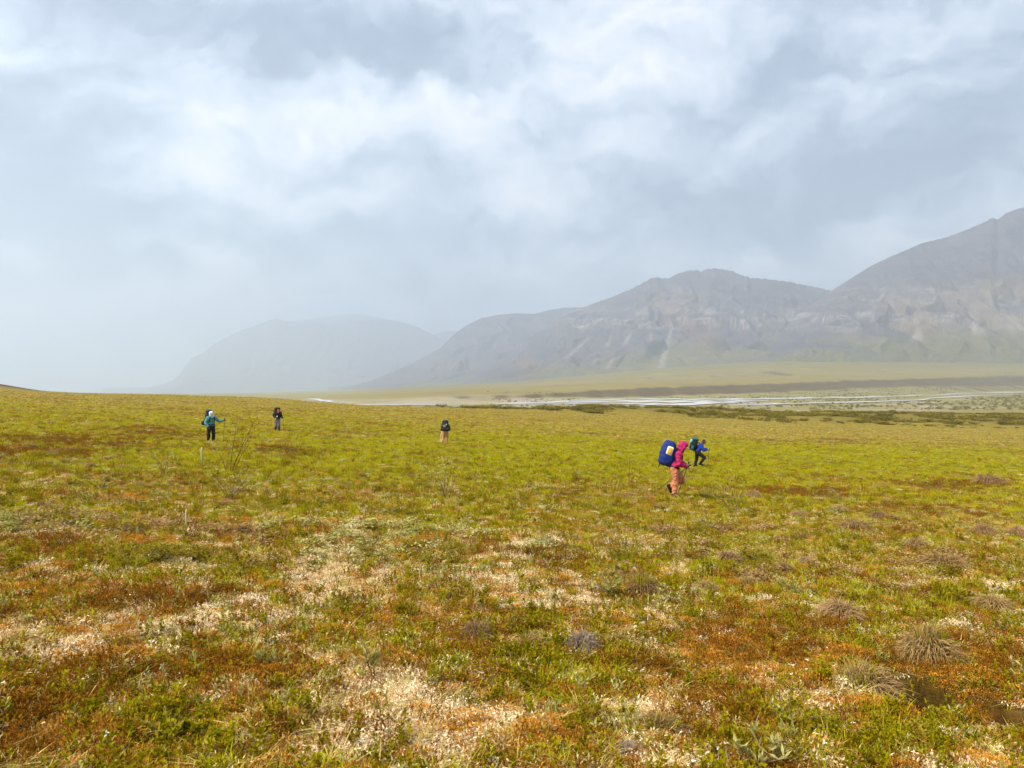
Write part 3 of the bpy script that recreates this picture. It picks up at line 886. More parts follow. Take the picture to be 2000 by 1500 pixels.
def build_cover():
    rs = np.random.RandomState(11)
    species = {
        'green_grass': (bank('green_grass', [v_green], MAT['green'], 6), 'fresh yellow-green grass tufts all over the tundra'),
        'dry_grass': (bank('dry_grass', [v_straw], MAT['straw'], 6), 'straw coloured dead grass blades lying among the green'),
        'orange_moss': (bank('orange_moss', [v_moss], MAT['moss'], 4), 'rusty orange moss cushions on the tundra hummocks'),
        'pale_lichen': (bank('pale_lichen', [v_lichen], MAT['lichen'], 5), 'cream white curled lichen in drifts over the tundra'),
        'brown_heath': (bank('brown_heath', [lambda: v_sprig(7, 12, .03, .085, .012, .006, .06)], MAT['heath'], 5), 'dark brown low heath sprigs between the grass tufts'),
        'dwarf_birch': (bank('dwarf_birch', [lambda: v_sprig(7, 13, .04, .10, .017, .013, .06)], MAT['leafy'], 5), 'small round-leaved green dwarf shrubs hugging the ground'),
        'willow_sprigs': (bank('willow_sprigs', [lambda: v_sprig(4, 9, .04, .10, .026, .009, .05, .5)], MAT['willow'], 5), 'grey-green willow sprigs scattered in the grass'),
        'white_flowers': (bank('white_flowers', [v_flower], MAT['cotton'], 3), 'tiny white flower heads dotted over the grass'),
    }
    names = list(species)
    # candidates: dense near the viewer, thinner and coarser far off
    def sample(r0, r1, rho, n_exp):
        # density rho*(5/r)^n_exp per square metre
        wide = lambda q: np.arctan(.84 + 2.6 / q)
        rr = np.exp(np.linspace(math.log(r0), math.log(r1), 900)); pdf = rho * np.minimum(1, (5 / rr) ** n_exp) * rr * 2 * wide(rr) * rr
        n = int(pdf.mean() * math.log(r1 / r0)); cdf = np.cumsum(pdf); cdf /= cdf[-1]
        r = np.interp(rs.rand(n), cdf, rr); a = (rs.rand(n) * 2 - 1) * wide(r)
        return r * np.sin(a), r * np.cos(a), r
    X, Y, r = sample(1.3, 240, 900, 1.6)
    zb = ground_base(X, Y); z = zb + relief(X, Y)
    li, orr, gr, br, st = cover(X, Y, zb)
    nw = smooth(.15, .5, fbm(X / 1.6, Y / 1.6, 131, 3)); nd = smooth(-.1, .4, fbm(X / 1.1, Y / 1.1, 135, 3))
    near = smooth(40, 12, r)
    W = np.stack([.12 + (1.0 + 1.2 * (1 - near)) * gr + .2 * (1 - near), .22 + .12 * near + 1.1 * st, .07 + .10 * near + 2.4 * orr, .015 + .06 * near + 2.4 * li, .20 + (1.6 + 1.8 * (1 - near)) * br * (1.1 - .5 * gr), (.10 + .55 * gr * nd) * (.3 + .7 * near), .02 + .14 * nw * near, .0015 * near], 1)
    # lichen and moss mats crowd out the grass
    W[:, 0] *= (1 - .75 * li) * (1 - .65 * orr) * (1 - .5 * br); W[:, 5] *= (1 - .6 * li); W[:, 1] *= (1 - .3 * li)
    W /= W.sum(1, keepdims=True)
    pick = (np.cumsum(W, 1) < rs.rand(len(X))[:, None]).sum(1).clip(0, 7)
    hole = np.zeros(len(X), bool)
    for (hx, hy, rx, ry, dp) in HOLES[:2]: hole |= (((X - hx) / rx) ** 2 + ((Y - hy - .05) / (ry * 1.4)) ** 2) < 1.0
    for (tx, ty, tr) in TUSSOCK_SPOTS: hole |= ((X - tx) ** 2 + (Y - ty) ** 2) < (tr * .75) ** 2
    grow = 1 + 1.5 * smooth(6, 70, r)
    for k, nm in enumerate(names):
        q = (pick == k) & ~hole
        n = int(q.sum())
        s = (.65 + .75 * rs.rand(n)) * (1 if k not in (0, 1) else 1)
        g = grow[q]
        if nm in ('pale_lichen', 'orange_moss'): s = s * 1.0
        S = np.stack([s * g, s * g, s * (.8 + .5 * rs.rand(n)) * np.minimum(g, 1.5)], 1)
        T = (rs.rand(n, 2) - .5) * .5
        scatter(nm, species[nm][1], species[nm][0], np.stack([X[q], Y[q], z[q] - .006], 1), rs.rand(n) * 6.283, S, T, rs.randint(0, len(species[nm][0].objects), n))
    # knee-low birch and willow mats that break up the middle distance
    for nm, lab, mat, seed, thr, cnt, L in (('birch_mats', 'dark olive dwarf birch mats dotted over the middle ground', MAT['scrub'], 241, .12, 5200, .034), ('willow_mats', 'pale grey-green willow mats dotted over the middle ground', MAT['willow'], 251, .2, 3600, .04),
                                            ('sedge_mats', 'faded brown dead sedge mats dotted over the middle ground', MAT['tussock'], 261, .12, 4200, .04)):
        bm_ = bank(nm, [lambda: v_bush(.24, .15, 150, L)], mat, 5)
        rr = np.exp(rs.rand(cnt) * math.log(95 / 8.0)) * 8.0; aa = (rs.rand(cnt) * 2 - 1) * math.radians(40); X = rr * np.sin(aa); Y = rr * np.cos(aa)
        k = fbm(X / 5, Y / 4, seed, 3, .6) + .5 * fbm(X / .9, Y / .9, seed + 3, 2) > thr
        X = X[k]; Y = Y[k]; n = len(X); s = .35 + .75 * rs.rand(n) ** 1.5
        scatter(nm, lab, bm_, np.stack([X, Y, ground_z(X, Y) - .02], 1), rs.rand(n) * 6.28, np.stack([s * 1.3, s * 1.3, s * .8], 1), (rs.rand(n, 2) - .5) * .3, rs.randint(0, 5, n))
    # bushes on the low ridge above the river and on the river flats
    bb = bank('ridge_scrub', [lambda: v_bush(.8, .55, 170, .22)], MAT['scrub'], 5)
    n = 9000; X = rs.rand(n) * 330 - 60; Y = 205 + rs.rand(n) * 135
    n1 = fbm(X / 25, Y / 30, 201, 4, .6)
    keep = (n1 + .35 * fbm(X / 7, Y / 7, 221, 2) + .10 * smooth(0, 80, X) > .08) & (X < Y * .82) & (X > -35 + 30 * rs.rand(n)); X = X[keep]; Y = Y[keep]; n = len(X)
    s = .5 + rs.rand(n) ** 2 * 1.5
    scatter('ridge_scrub', 'dark olive scrub covering the low ridge before the river', bb, np.stack([X, Y, ground_z(X, Y) - .05], 1), rs.rand(n) * 6.28, np.stack([s * 1.5, s * 1.5, s * .8], 1), np.zeros((n, 2)), rs.randint(0, 5, n))
    bc = bank('river_scrub', [lambda: v_bush(1.6, 1.3, 120, .5)], MAT['scrub_far'], 4)
    n = 20000; px = 950 + rs.rand(n) * 1250; Y = 470 + rs.rand(n) ** .8 * 1500; X = (px - 1000) / F * Y
    n2 = fbm(X / 70, Y / 50, 231, 4, .6); zb = ground_base(X, Y) - EYE
    keep = (n2 + .30 * smooth(1350, 1800, px) - .12 > .05) & (zb < 3) & (zb < -8 + 6 * smooth(1500, 1800, px)) ; X = X[keep]; Y = Y[keep]; n = len(X)
    # keep the water free
    s = .35 + rs.rand(n) ** 2 * .8
    P = np.stack([X, Y, ground_z(X, Y) - .1], 1)
    wet = on_water(X, Y)
    q = ~wet; n = int(q.sum())
    scatter('river_scrub', 'grey-green willow scrub spread along the far river banks', bc, P[q], rs.rand(n) * 6.28, np.stack([s[q] * 1.3, s[q] * 1.3, s[q]], 1), np.zeros((n, 2)), rs.randint(0, 4, n))


def on_water(X, Y):
    out = np.zeros(len(X), bool)
    for (x0, y0, x1, y1, x2, y2, x3, y3) in WATER_QUADS:
        lo, hi = min(x0, x1, x2, x3), max(x0, x1, x2, x3); l2, h2 = min(y0, y1, y2, y3), max(y0, y1, y2, y3)
        out |= (X > lo) & (X < hi) & (Y > l2 - 3) & (Y < h2 + 3)
    return out


# ------------------------------------------------------------------ tussocks, each a thing
def tussock_mesh(seed, n, grey=False):
    random.seed(seed)
    dome, dry, grn = Mesh(), Mesh(), Mesh()
    rings, seg = 6, 14
    for i in range(rings + 1):
        ph = math.pi / 2 * i / rings
        for j in range(seg):
            a = 2 * math.pi * j / seg; q = (.46 * math.cos(ph)) * (1 + .12 * math.sin(3 * a + seed) + R(-.04, .04))
            dome.v.append(Vector((q * math.cos(a), q * math.sin(a), -.25 + .66 * math.sin(ph) * (1 + R(-.05, .05)))))
    for i in range(rings):
        for j in range(seg):
            a = i * seg + j; b = i * seg + (j + 1) % seg
            dome.f.append((a, b, b + seg, a + seg))
    for i in range(n):
        a = R(0, 6.283); ph = math.acos(R(-.05, 1))
        nrm = Vector((math.sin(ph) * math.cos(a), math.sin(ph) * math.sin(a), math.cos(ph)))
        b = Vector((nrm.x * .42, nrm.y * .42, nrm.z * .40)); dv = (nrm + rdir(-.6, .8) * R(.2, .95) + Vector((0, 0, .2))).normalized()
        side = dv.cross(rdir()).normalized(); L = R(.28, .68); w = R(.007, .014); g_ = R(.4, 1.25) * L
        pts = [b + dv * (L * t) - Vector((0, 0, g_ * t * t)) for t in (0, .3, .6, .85, 1)]
        dry.strip(pts, [w, w * .95, w * .8, w * .5], side.normalized())
    for i in range(n // 8):
        b = disc(.4); b.z = .3
        grn.blade(b, R(0, 6.3), R(.15, .38), R(.1, .6), R(.008, .014), R(.1, .5))
    md = [dome.data('mound', MAT['peat']), dry.data('dry_blades', MAT['tussock_grey' if grey else 'tussock']), grn.data('green_blades', MAT['green'])]
    md[0].polygons.foreach_set('use_smooth', np.ones(len(md[0].polygons), bool))
    return md


TUSSOCK_SPOTS = []


def build_tussocks():
    sets = [tussock_mesh(3, 1250), tussock_mesh(5, 1150), tussock_mesh(8, 1400), tussock_mesh(12, 1250, True)]
    random.seed(21)
    lst = [  # column, row of base, half width px, squash, set, green, tilt, label
        (1252, 1160, 36, 1.1, 0, 1, 0, 'round brown grass tussock standing alone beside pale grey-green willow leaves'),
        (930, 1245, 36, .95, 1, 0, .2, 'brown grass tussock with a grey side, leftmost of the foreground row of three'),
        (1035, 1268, 42, .75, 1, 0, 0, 'low spreading straw-brown tussock, middle one of the foreground row of three'),
        (1137, 1275, 42, .95, 3, 0, 0, 'ash grey shaggy tussock at the end of the foreground row of three'),
        (1815, 1288, 62, .95, 2, 1, .1, 'big shaggy tussock hanging over the dark hollow'),
        (1692, 1362, 70, .8, 2, 1, -.35, 'wide tussock with green tips leaning over left of the dark hollow'),
        (1290, 1430, 66, .55, 1, 1, 0, 'flat bleached tussock near the bottom edge below the grey tussock'),
        (1640, 1200, 46, .6, 1, 0, .2, 'flattened tan tussock above and left of the shaggy one over the hollow'),
        (1420, 1098, 36, .55, 1, 0, 0, 'small tan tussock right of the round lone brown one'),
        (1530, 1115, 24, .75, 1, 0, 0, 'small pale tussock with a straw cap in the middle of the right slope'),
        (1465, 1145, 26, .7, 1, 1, 0, 'little rounded tussock below the pale straw-capped one'),
        (1790, 1075, 30, .75, 0, 0, 0, 'dark brown tussock on the right slope with darker flank'),
        (1840, 1110, 52, .5, 1, 0, 0, 'long low straw tussock below the dark brown one on the right slope'),
        (1670, 1035, 38, .55, 1, 0, 0, 'broad faded tussock halfway up the right slope'),
        (1640, 1000, 20, .6, 0, 0, 0, 'small brown tussock above the broad faded one on the right slope'),
        (1715, 1010, 20, .6, 1, 0, 0, 'small faded tussock beside the brown one higher on the right slope'),
        (1930, 945, 34, .5, 0, 0, 0, 'brown tussock patch near the right edge below the bright green strip'),
        (1920, 1040, 26, .6, 1, 0, 0, 'tan tussock close to the right edge at mid height of the slope'),
        (1985, 1045, 24, .7, 0, 0, 0, 'dark tussock cut by the right edge at mid height of the slope'),
        (1575, 1105, 28, .6, 0, 0, 0, 'brown tussock just right of the pale straw-capped one'),
        (1380, 1150, 26, .6, 0, 0, 0, 'brown dry tussock between the lone round one and the right slope'),
        (1560, 1010, 22, .55, 0, 0, 0, 'small brown tussock left in the upper right slope above grey willow'),
        (1940, 1185, 46, .45, 1, 0, 0, 'sprawling straw tussock near the right edge above the hollow'),
        (1470, 970, 18, .7, 0, 0, 0, 'dark little tussock right of the magenta jacketed hiker'),
        (1230, 1465, 40, .4, 3, 0, 0, 'grey flattened tussock lowest in the picture centre'),
    ]
    g = 'grass tussocks on the tundra'
    for (px, py, hw, sq, st, green, tilt, lab) in lst:
        X, D, Z = spot(px, py)
        w = hw / F * D / .76
        e = bpy.data.objects.new('grass_tussock', None); link(e); e.empty_display_size = .1
        e.location = (X, D, Z - .02); e.rotation_euler = (0, tilt, R(0, 6.28) if abs(tilt) < .3 else 0); e.scale = (w, w, w * sq * 1.5)
        tag(e, lab, 'tussock', g)
        TUSSOCK_SPOTS.append((X, D, w))
        for nm, me in zip(('mound', 'dry_blades', 'green_blades'), sets[st]):
            if nm == 'green_blades' and not green: continue
            link(bpy.data.objects.new(nm, me), e)


# ------------------------------------------------------------------ shrubs, each a thing
def shrub(px, py, h_px, w_px, label, nst, nleaf, L, W, leafmat, woody=1.0, seed=0, lean=0.0, name='willow_shrub', low=.3, bare=False, stemmat='twig', h=None):
    random.seed(seed)
    X, D, Z = spot(px, py)
    h = h_px / F * D; w = w_px / F * D
    st, lf = Mesh(), Mesh()
    twigs = []
    for s in range(nst):
        a = R(0, 6.283); hh = h * (R(.55, 1.0) if s else 1.0); ex = Vector((math.cos(a), math.sin(a), 0)) * (w * R(.3, 1.0) if nst > 1 else 0) + Vector((lean * h, 0, 0)) * (hh / h)
        b = disc(.03 + .1 * w); pts = []
        for i in range(7):
            t = i / 6
            pts.append(b + ex * t ** 1.3 + Vector((0, 0, hh * t)) + disc(.02 * h) * t)
        r0 = .006 * woody * (.6 + .5 * hh / h)
        st.tube(pts, [r0 * (1 - .6 * i / 6) for i in range(7)], 5)
        twigs.append((pts, 1.0))
        for k in range(int(3 + 3 * woody) if nst < 9 else 2):
            i = random.randint(2, 5); p = pts[i]; d = rdir(.1, .9) * R(.12, .3) * hh
            q = [p, p + d * .5 + Vector((0, 0, .02 * hh)), p + d + Vector((0, 0, .06 * hh))]
            st.tube(q, [r0 * .4, r0 * .3, r0 * .15], 4)
            twigs.append((q, .8))
    for i in range(nleaf):
        pts, _ = random.choice(twigs)
        t = R(low, 1) * (len(pts) - 1); k = min(int(t), len(pts) - 2); p = pts[k].lerp(pts[k + 1], t - k)
        if p.z < low * h * .8 and R(0, 1) < .7: continue
        d = rdir(-.1, .9); d.z += .35
        lf.leaf(p, d, L * R(.65, 1.25), W * R(.7, 1.2), R(-.9, .9))
    e = bpy.data.objects.new(name, None); link(e); e.location = (X, D, Z - .02); e.empty_display_size = .1
    tag(e, label, 'shrub', 'willow and birch shrubs' if nleaf else None)
    st.obj('stems', MAT[stemmat], e, True)
    if lf.f: lf.obj('leaves', MAT[leafmat], e)
    return e


def build_shrubs():
    W_, B_ = 'willow', 'leafy'
    shrub(455, 922, 112, 34, 'tall thin willow sapling right of the hiker in the pale teal jacket', 4, 110, .06, .025, 'scrub', 1.25, 1, .2, 'willow_sapling', .55, stemmat='peat')
    shrub(440, 920, 60, 26, 'short bare willow stems at the foot of the tall sapling', 3, 14, .04, .016, W_, 1.4, 2, -.15, 'willow_shrub', .6)
    shrub(322, 928, 46, 30, 'bare forked willow standing in bright green grass left of the sapling', 5, 60, .045, .018, W_, 1.4, 3)
    shrub(455, 978, 62, 50, 'grey twiggy willow below the tall sapling', 8, 190, .05, .018, W_, 1.3, 4)
    shrub(200, 958, 40, 70, 'low pale willow with a dark root left of the orange moss', 8, 110, .05, .018, W_, 1.2, 5, .2)
    shrub(870, 975, 90, 55, 'sparse silvery willow below the hiker with tan legs', 7, 230, .055, .022, W_, 1.3, 6)
    shrub(838, 962, 66, 20, 'single pale willow shoot left of the sparse silvery willow', 2, 50, .05, .02, W_, 1.0, 7)
    shrub(1228, 948, 60, 14, 'slim dark willow shoot left of the magenta jacketed hiker', 2, 26, .05, .02, 'scrub', 1.5, 8)
    shrub(1432, 1000, 64, 44, 'grey leafy willow bush right of the magenta jacketed hiker', 12, 330, .045, .018, W_, 1.0, 9)
    shrub(1395, 1035, 30, 60, 'low spreading grey-green willow below the grey leafy bush', 12, 260, .045, .016, W_, .8, 10)
    shrub(1195, 1160, 46, 50, 'grey-green willow clump left of the round brown tussock', 13, 200, .045, .014, W_, .8, 11)
    shrub(1320, 1185, 44, 50, 'grey-green willow clump right of the round brown tussock', 12, 170, .045, .014, W_, .8, 12)
    shrub(720, 1330, 72, 44, 'pale long-leaved willow left of the foreground tussock row', 6, 90, .06, .018, W_, .9, 13)
    shrub(510, 1300, 40, 36, 'small silvery willow rosette in rust coloured moss', 4, 40, .055, .02, W_, .7, 14)
    shrub(1495, 1495, 62, 80, 'pale lance-leaved willow at the bottom edge', 8, 110, .06, .015, W_, .8, 15)
    shrub(1210, 1440, 46, 60, 'pale leafy willow below the grey shaggy tussock', 7, 80, .045, .016, W_, .8, 16)
    shrub(340, 1455, 62, 70, 'bright green round-leaved birch bush in the lower left foreground', 22, 620, .026, .022, B_, .7, 17, name='birch_shrub', low=.15)
    shrub(1545, 1425, 60, 80, 'dark green round-leaved birch bush at the lower right of centre', 22, 520, .024, .020, B_, .7, 18, name='birch_shrub', low=.15)
    shrub(1070, 1225, 26, 30, 'small dark green birch tuft between two foreground tussocks', 10, 130, .022, .018, B_, .6, 19, name='birch_shrub', low=.1)
    shrub(1190, 1225, 26, 34, 'small green birch tuft behind the ash grey tussock', 10, 130, .022, .018, B_, .6, 20, name='birch_shrub', low=.1)
    shrub(1385, 1495, 46, 60, 'light green birch tuft on the bottom edge right of centre', 14, 260, .022, .018, B_, .6, 21, name='birch_shrub', low=.1)
    shrub(1560, 1160, 46, 60, 'thin willow with pale green blades in the middle of the right slope', 8, 130, .05, .014, W_, .7, 22)
    shrub(1650, 985, 34, 70, 'wide grey-green willow patch high on the right slope', 12, 240, .045, .016, W_, .7, 23)
    shrub(560, 885, 22, 60, 'dark flat willow mat with white tips right of the sapling', 14, 260, .04, .02, 'scrub', 1.0, 24)
    shrub(60, 1225, 30, 26, 'single silver-green broad-leaved willow at the far left', 3, 22, .05, .03, W_, .7, 25)
    shrub(1330, 945, 30, 40, 'grey willow sprigs at the feet of the magenta jacketed hiker', 6, 70, .05, .018, W_, .8, 26)
    for px, py, hp, lab in ((394, 912, 38, 'pale upright rain streak left of the tall sapling'), (364, 1036, 42, 'pale upright rain streak over a white lichen streak')):
        X, D, Z = spot(px, py); h = hp / F * D  # solid pale bodies standing in for streaks of falling rain
        m = Mesh(); r0 = 2.2 / F * D
        m.tube([Vector((0, 0, -.03)), Vector((r0 * .2, 0, h * .4)), Vector((0, 0, h * .8)), Vector((r0 * .3, 0, h))], [r0 * .55, r0 * .75, r0 * .9, r0 * .55], 7)
        o = m.obj('rain_streak', MAT['bleached'], None, True); o.location = (X, D, Z)
        tag(o, lab, 'stick')


build_tussocks()
build_cover()
build_shrubs()

# ------------------------------------------------------------------ people
def cloth_mat(name, col, rough=.75, wear=.25):
    m = NT(name); c = srgb(*col)
    f = m.noise(m.n('ShaderNodeTexCoord').outputs['Object'], 9, 5, .65)
    cc = m.mix(m.math('MULTIPLY', m.step(f, .35, .7), wear), c, m.mix(1.0, c, (.55, .55, .58), 'MULTIPLY'))
    return m.principled(cc, rough, m.bump(f, .6, .02), .3)


for k, c in dict(magenta=(158, 22, 78), peach=(190, 120, 84), navy_blue=(10, 36, 104), deep_navy=(20, 22, 44), blue=(14, 50, 140), black=(20, 17, 20), teal=(78, 138, 146), pale_teal=(176, 208, 206), grey=(120, 112, 118),
                 orange=(176, 60, 30), tan=(168, 126, 90), yellow=(222, 160, 56), cream=(236, 226, 206), white=(230, 228, 228), brown_hair=(64, 42, 24), teal_dark=(14, 84, 90), cyan=(110, 196, 200), grip=(16, 14, 14), steel=(70, 64, 66), olive=(90, 100, 66)).items():
    MAT[k] = cloth_mat(k, c)
MAT['skin'] = cloth_mat('skin', (214, 160, 130), .55, .1)


def _ball(bm, c, r, seg=12):
    m = Matrix.Translation(c) @ Matrix.Diagonal((*((r, r, r) if isinstance(r, (int, float)) else r), 1))
    bmesh.ops.create_uvsphere(bm, u_segments=seg, v_segments=max(6, seg // 2 + 2), radius=1.0, matrix=m)


def _cone(bm, a, ra, b, rb, seg=12):
    d = b - a; L = d.length
    if L < 1e-5: return
    q = d.to_track_quat('Z', 'Y').to_matrix().to_4x4()
    bmesh.ops.create_cone(bm, cap_ends=True, segments=seg, radius1=ra, radius2=rb, depth=L, matrix=Matrix.Translation((a + b) / 2) @ q)


class Body:
    """soft union of limbs and masses, grown into one continuous surface"""
    def __init__(s): s.bm = bmesh.new()

    def limb(s, pts, rad):
        pts = [Vector(p) for p in pts]
        for p, r in zip(pts, rad): _ball(s.bm, p, r)
        for i in range(len(pts) - 1): _cone(s.bm, pts[i], rad[i], pts[i + 1], rad[i + 1])
        return s

    def ball(s, c, r): _ball(s.bm, Vector(c), r, 16); return s

    def obj(s, name, mat, parent, voxel=.012, smooth_it=4, folds=0.0):
        me = bpy.data.meshes.new(name); s.bm.to_mesh(me); s.bm.free()
        t = bpy.data.objects.new(name, me); COL.objects.link(t)
        r = t.modifiers.new('r', 'REMESH'); r.mode = 'VOXEL'; r.voxel_size = voxel; r.use_smooth_shade = True
        k = t.modifiers.new('s', 'SMOOTH'); k.iterations = smooth_it; k.factor = .5
        dg = bpy.context.evaluated_depsgraph_get(); dg.update()
        new = bpy.data.meshes.new_from_object(t.evaluated_get(dg)); new.name = name
        bpy.data.objects.remove(t); bpy.data.meshes.remove(me)
        if folds:
            n = len(new.vertices); co = np.empty(n * 3, np.float32); no = np.empty(n * 3, np.float32)
            new.vertices.foreach_get('co', co); new.vertices.foreach_get('normal', no); co = co.reshape(-1, 3); no = no.reshape(-1, 3)
            k = fbm(co[:, 0] / .11 + co[:, 1] / .16, co[:, 2] / .09 + co[:, 1] / .2, 7, 3) + .7 * np.abs(fbm(co[:, 2] / .12 + co[:, 0] / .2, co[:, 1] / .12, 9, 2))
            new.vertices.foreach_set('co', (co + no * (folds * k)[:, None]).astype(np.float32).ravel())
        new.materials.clear(); new.materials.append(mat)
        new.polygons.foreach_set('use_smooth', np.ones(len(new.polygons), bool))
        o = bpy.data.objects.new(name, new)
        return link(o, parent)


def hand(b, wrist, tip, curl, side):
    """palm, four unequal bent fingers closed round a pole, thumb from the side of the palm"""
    wrist = Vector(wrist); d = (Vector(tip) - wrist).normalized(); down = Vector(curl).normalized()
    lat = d.cross(down).normalized()
    kn = wrist + d * .085
    b.limb([wrist, wrist + d * .04, kn], [.027, .034, .030])
    for i, L in enumerate((.068, .078, .072, .056)):
        k = kn + lat * ((i - 1.5) * .019)
        p1 = k + d * L * .45 + down * .006; p2 = p1 + d * L * .12 + down * L * .42; p3 = p2 - d * L * .30 + down * L * .10
        b.limb([k - d * .01, p1, p2, p3], [.0105, .0098, .009, .008])
    s = lat * (.03 * side)
    t1 = wrist + d * .035 + s; t2 = t1 + d * .025 + s * .6 + down * .02; t3 = t2 + d * .02 - s * .5 + down * .022
    b.limb([wrist + d * .02 + s * .5, t1, t2, t3], [.014, .0125, .011, .009])


def person(px, py, d, heading, label, J, cfg):
    """J: joints in the person's own frame (x forward, y left, z up)"""
    d0 = d; X, d, Z = spot(px, py + 1.5, d * .9, d * 1.12); grow = d / d0
    V = {k: Vector(v) for k, v in J.items()}
    b = Body()
    up = (V['neck'] - V['pelvis']).normalized()
    hd = V['head']
    fwd = Vector(cfg.get('look', (1, 0, -.25))).normalized()
    sd = up.cross(fwd).normalized() if abs(up.dot(fwd)) < .95 else Vector((0, 1, 0))
    vz = fwd.cross(sd)
    # torso, neck, head
    b.limb([V['pelvis'] + Vector((0, .07, 0)), V['pelvis'] - Vector((0, .07, 0))], [.115, .115])
    b.limb([V['pelvis'], V['pelvis'].lerp(V['chest'], .5), V['chest']], [.125, .118, .14])
    b.limb([V['shL'].lerp(V['chest'], .35), V['shR'].lerp(V['chest'], .35)], [.10, .10])
    b.limb([V['chest'], V['neck'], hd], [.11, .055, .06])
    b.ball(hd + vz * .02, (.09, .08, .105)); b.limb([hd - vz * .055 + fwd * .035, hd - vz * .085 + fwd * .055], [.055, .032])
    b.limb([hd + fwd * .085 + vz * .02, hd + fwd * .108 - vz * .018], [.011, .015])
    for s in (1, -1): b.limb([hd + sd * (.078 * s) + vz * .02, hd + sd * (.086 * s) - vz * .02], [.018, .012])
    b.limb([hd + fwd * .082 + sd * .03 + vz * .04, hd + fwd * .082 - sd * .03 + vz * .04], [.012, .012])
    for s in 'LR':
        k = 1 if s == 'L' else -1
        b.limb([V['sh' + s], V['el' + s], V['wr' + s]], [.055, .043, .028])
        hd_dir = V['wr' + s] + (V['wr' + s] - V['el' + s]).normalized() * .1
        hand(b, V['wr' + s], hd_dir, cfg.get('curl', (0.1, 0, -1)), -k)
        b.limb([V['hip' + s], V['kn' + s], V['an' + s]], [.088, .058, .042])
        b.limb([V['an' + s], V['toe' + s]], [.045, .032])
    root = b.obj('person', MAT['skin'], None, .008, 2)
    root.location = (X, d, Z + cfg.get('dz', 0)); root.rotation_euler = (0, 0, heading); root.scale = (grow, grow, grow)
    tag(root, label, 'person', 'hikers crossing the tundra')
    for s in (1, -1):
        ey = Body(); ey.ball(hd + fwd * .083 + sd * (.032 * s) + vz * .022, .011); ey.obj('eye', MAT['black'], root, .004, 1)
    # jacket
    j = Body()
    hem = cfg.get('hem', .04); j.limb([V['pelvis'] + up * (.10 - hem) + Vector((0, .06, 0)), V['pelvis'] + up * (.10 - hem) - Vector((0, .06, 0))], [.148, .148])
    j.limb([V['pelvis'].lerp(V['chest'], .3), V['pelvis'].lerp(V['chest'], .6), V['chest']], [.155, .16, .172])
    j.limb([V['shL'].lerp(V['chest'], .35), V['shR'].lerp(V['chest'], .35)], [.125, .125])
    j.limb([V['chest'], V['neck']], [.13, .082])
    for s in 'LR':
        m1 = V['sh' + s].lerp(V['el' + s], .5)
        j.limb([V['sh' + s], m1, V['el' + s], V['el' + s].lerp(V['wr' + s], .55), V['wr' + s]], [.096, .088, .078, .064, .048])
    j.limb([V['pelvis'].lerp(V['chest'], .3) + Vector((.06, 0, .0)), V['chest'] + Vector((.06, 0, -.02))], [.085, .10])
    jo = j.obj('jacket', MAT[cfg['jacket']], root, .013, 5, .03)
    if cfg.get('hood'):
        h = Body(); h.ball(hd - fwd * .05 + vz * .03, (.118, .125, .145)); h.limb([hd - vz * .06 - fwd * .03, V['neck']], [.115, .11])
        h.limb([hd + vz * .11 + fwd * .02, hd + vz * .11 + fwd * .075], [.075, .045])
        for s in (1, -1): h.limb([hd + sd * (.085 * s) + fwd * .015 + vz * .06, hd + sd * (.08 * s) + fwd * .02 - vz * .09], [.045, .05])
        h.obj('hood', MAT[cfg['hood']], root, .010, 4, .016)
        if cfg.get('brim'):
            m = Mesh(); c0 = hd + fwd * .10 + vz * .085
            ring = [c0 + sd * (.075 * math.cos(a)) + fwd * (.085 * math.sin(a)) - vz * (.02 * math.sin(a)) for a in np.linspace(0, math.pi, 9)]
            n = len(ring); m.v = ring + [p - vz * .012 for p in ring]; m.f = [tuple(range(n)), tuple(range(2 * n - 1, n - 1, -1))] + [(i, i + n, (i + 1) % n + n, (i + 1) % n) for i in range(n)]
            m.obj('cap_brim', MAT[cfg['brim']], root)
    if cfg.get('hair'):
        h = Body(); h.ball(hd - fwd * .025 + vz * .035, (.105, .098, .112)); random.seed(4)
        for i in range(cfg.get('locks', 10)):
            a = R(-1, 1); p = hd - fwd * R(0, .07) + vz * R(0, .1) + sd * .07 * a
            h.limb([p, p - fwd * R(.0, .08) + sd * R(-.08, .08) + vz * R(-.06, .06), p + fwd * R(-.1, .16) + sd * .12 * a + vz * R(-.12, .08)], [.035, .025, .010])
        h.obj('hair', MAT[cfg['hair']], root, .010, 2)
    if cfg.get('hat'):
        h = Body(); h.ball(hd + vz * .055, (.102, .096, .09)); h.limb([hd + vz * .05 + fwd * .06 + sd * .03, hd + vz * .05 + fwd * .06 - sd * .03], [.045, .045])
        h.obj('hat', MAT[cfg['hat']], root, .010, 3)
    # trousers, gaiters, boots
    t = Body()
    t.limb([V['pelvis'] + Vector((0, .07, -.04)), V['pelvis'] + Vector((0, -.07, -.04))], [.135, .135])
    for s in 'LR':
        a = V['kn' + s].lerp(V['an' + s], .82)
        t.limb([V['hip' + s], V['hip' + s].lerp(V['kn' + s], .5), V['kn' + s], V['kn' + s].lerp(V['an' + s], .4), a], [.120, .108, .092, .084, .072])
    t.obj('trousers', MAT[cfg['trousers']], root, .013, 5, .034)
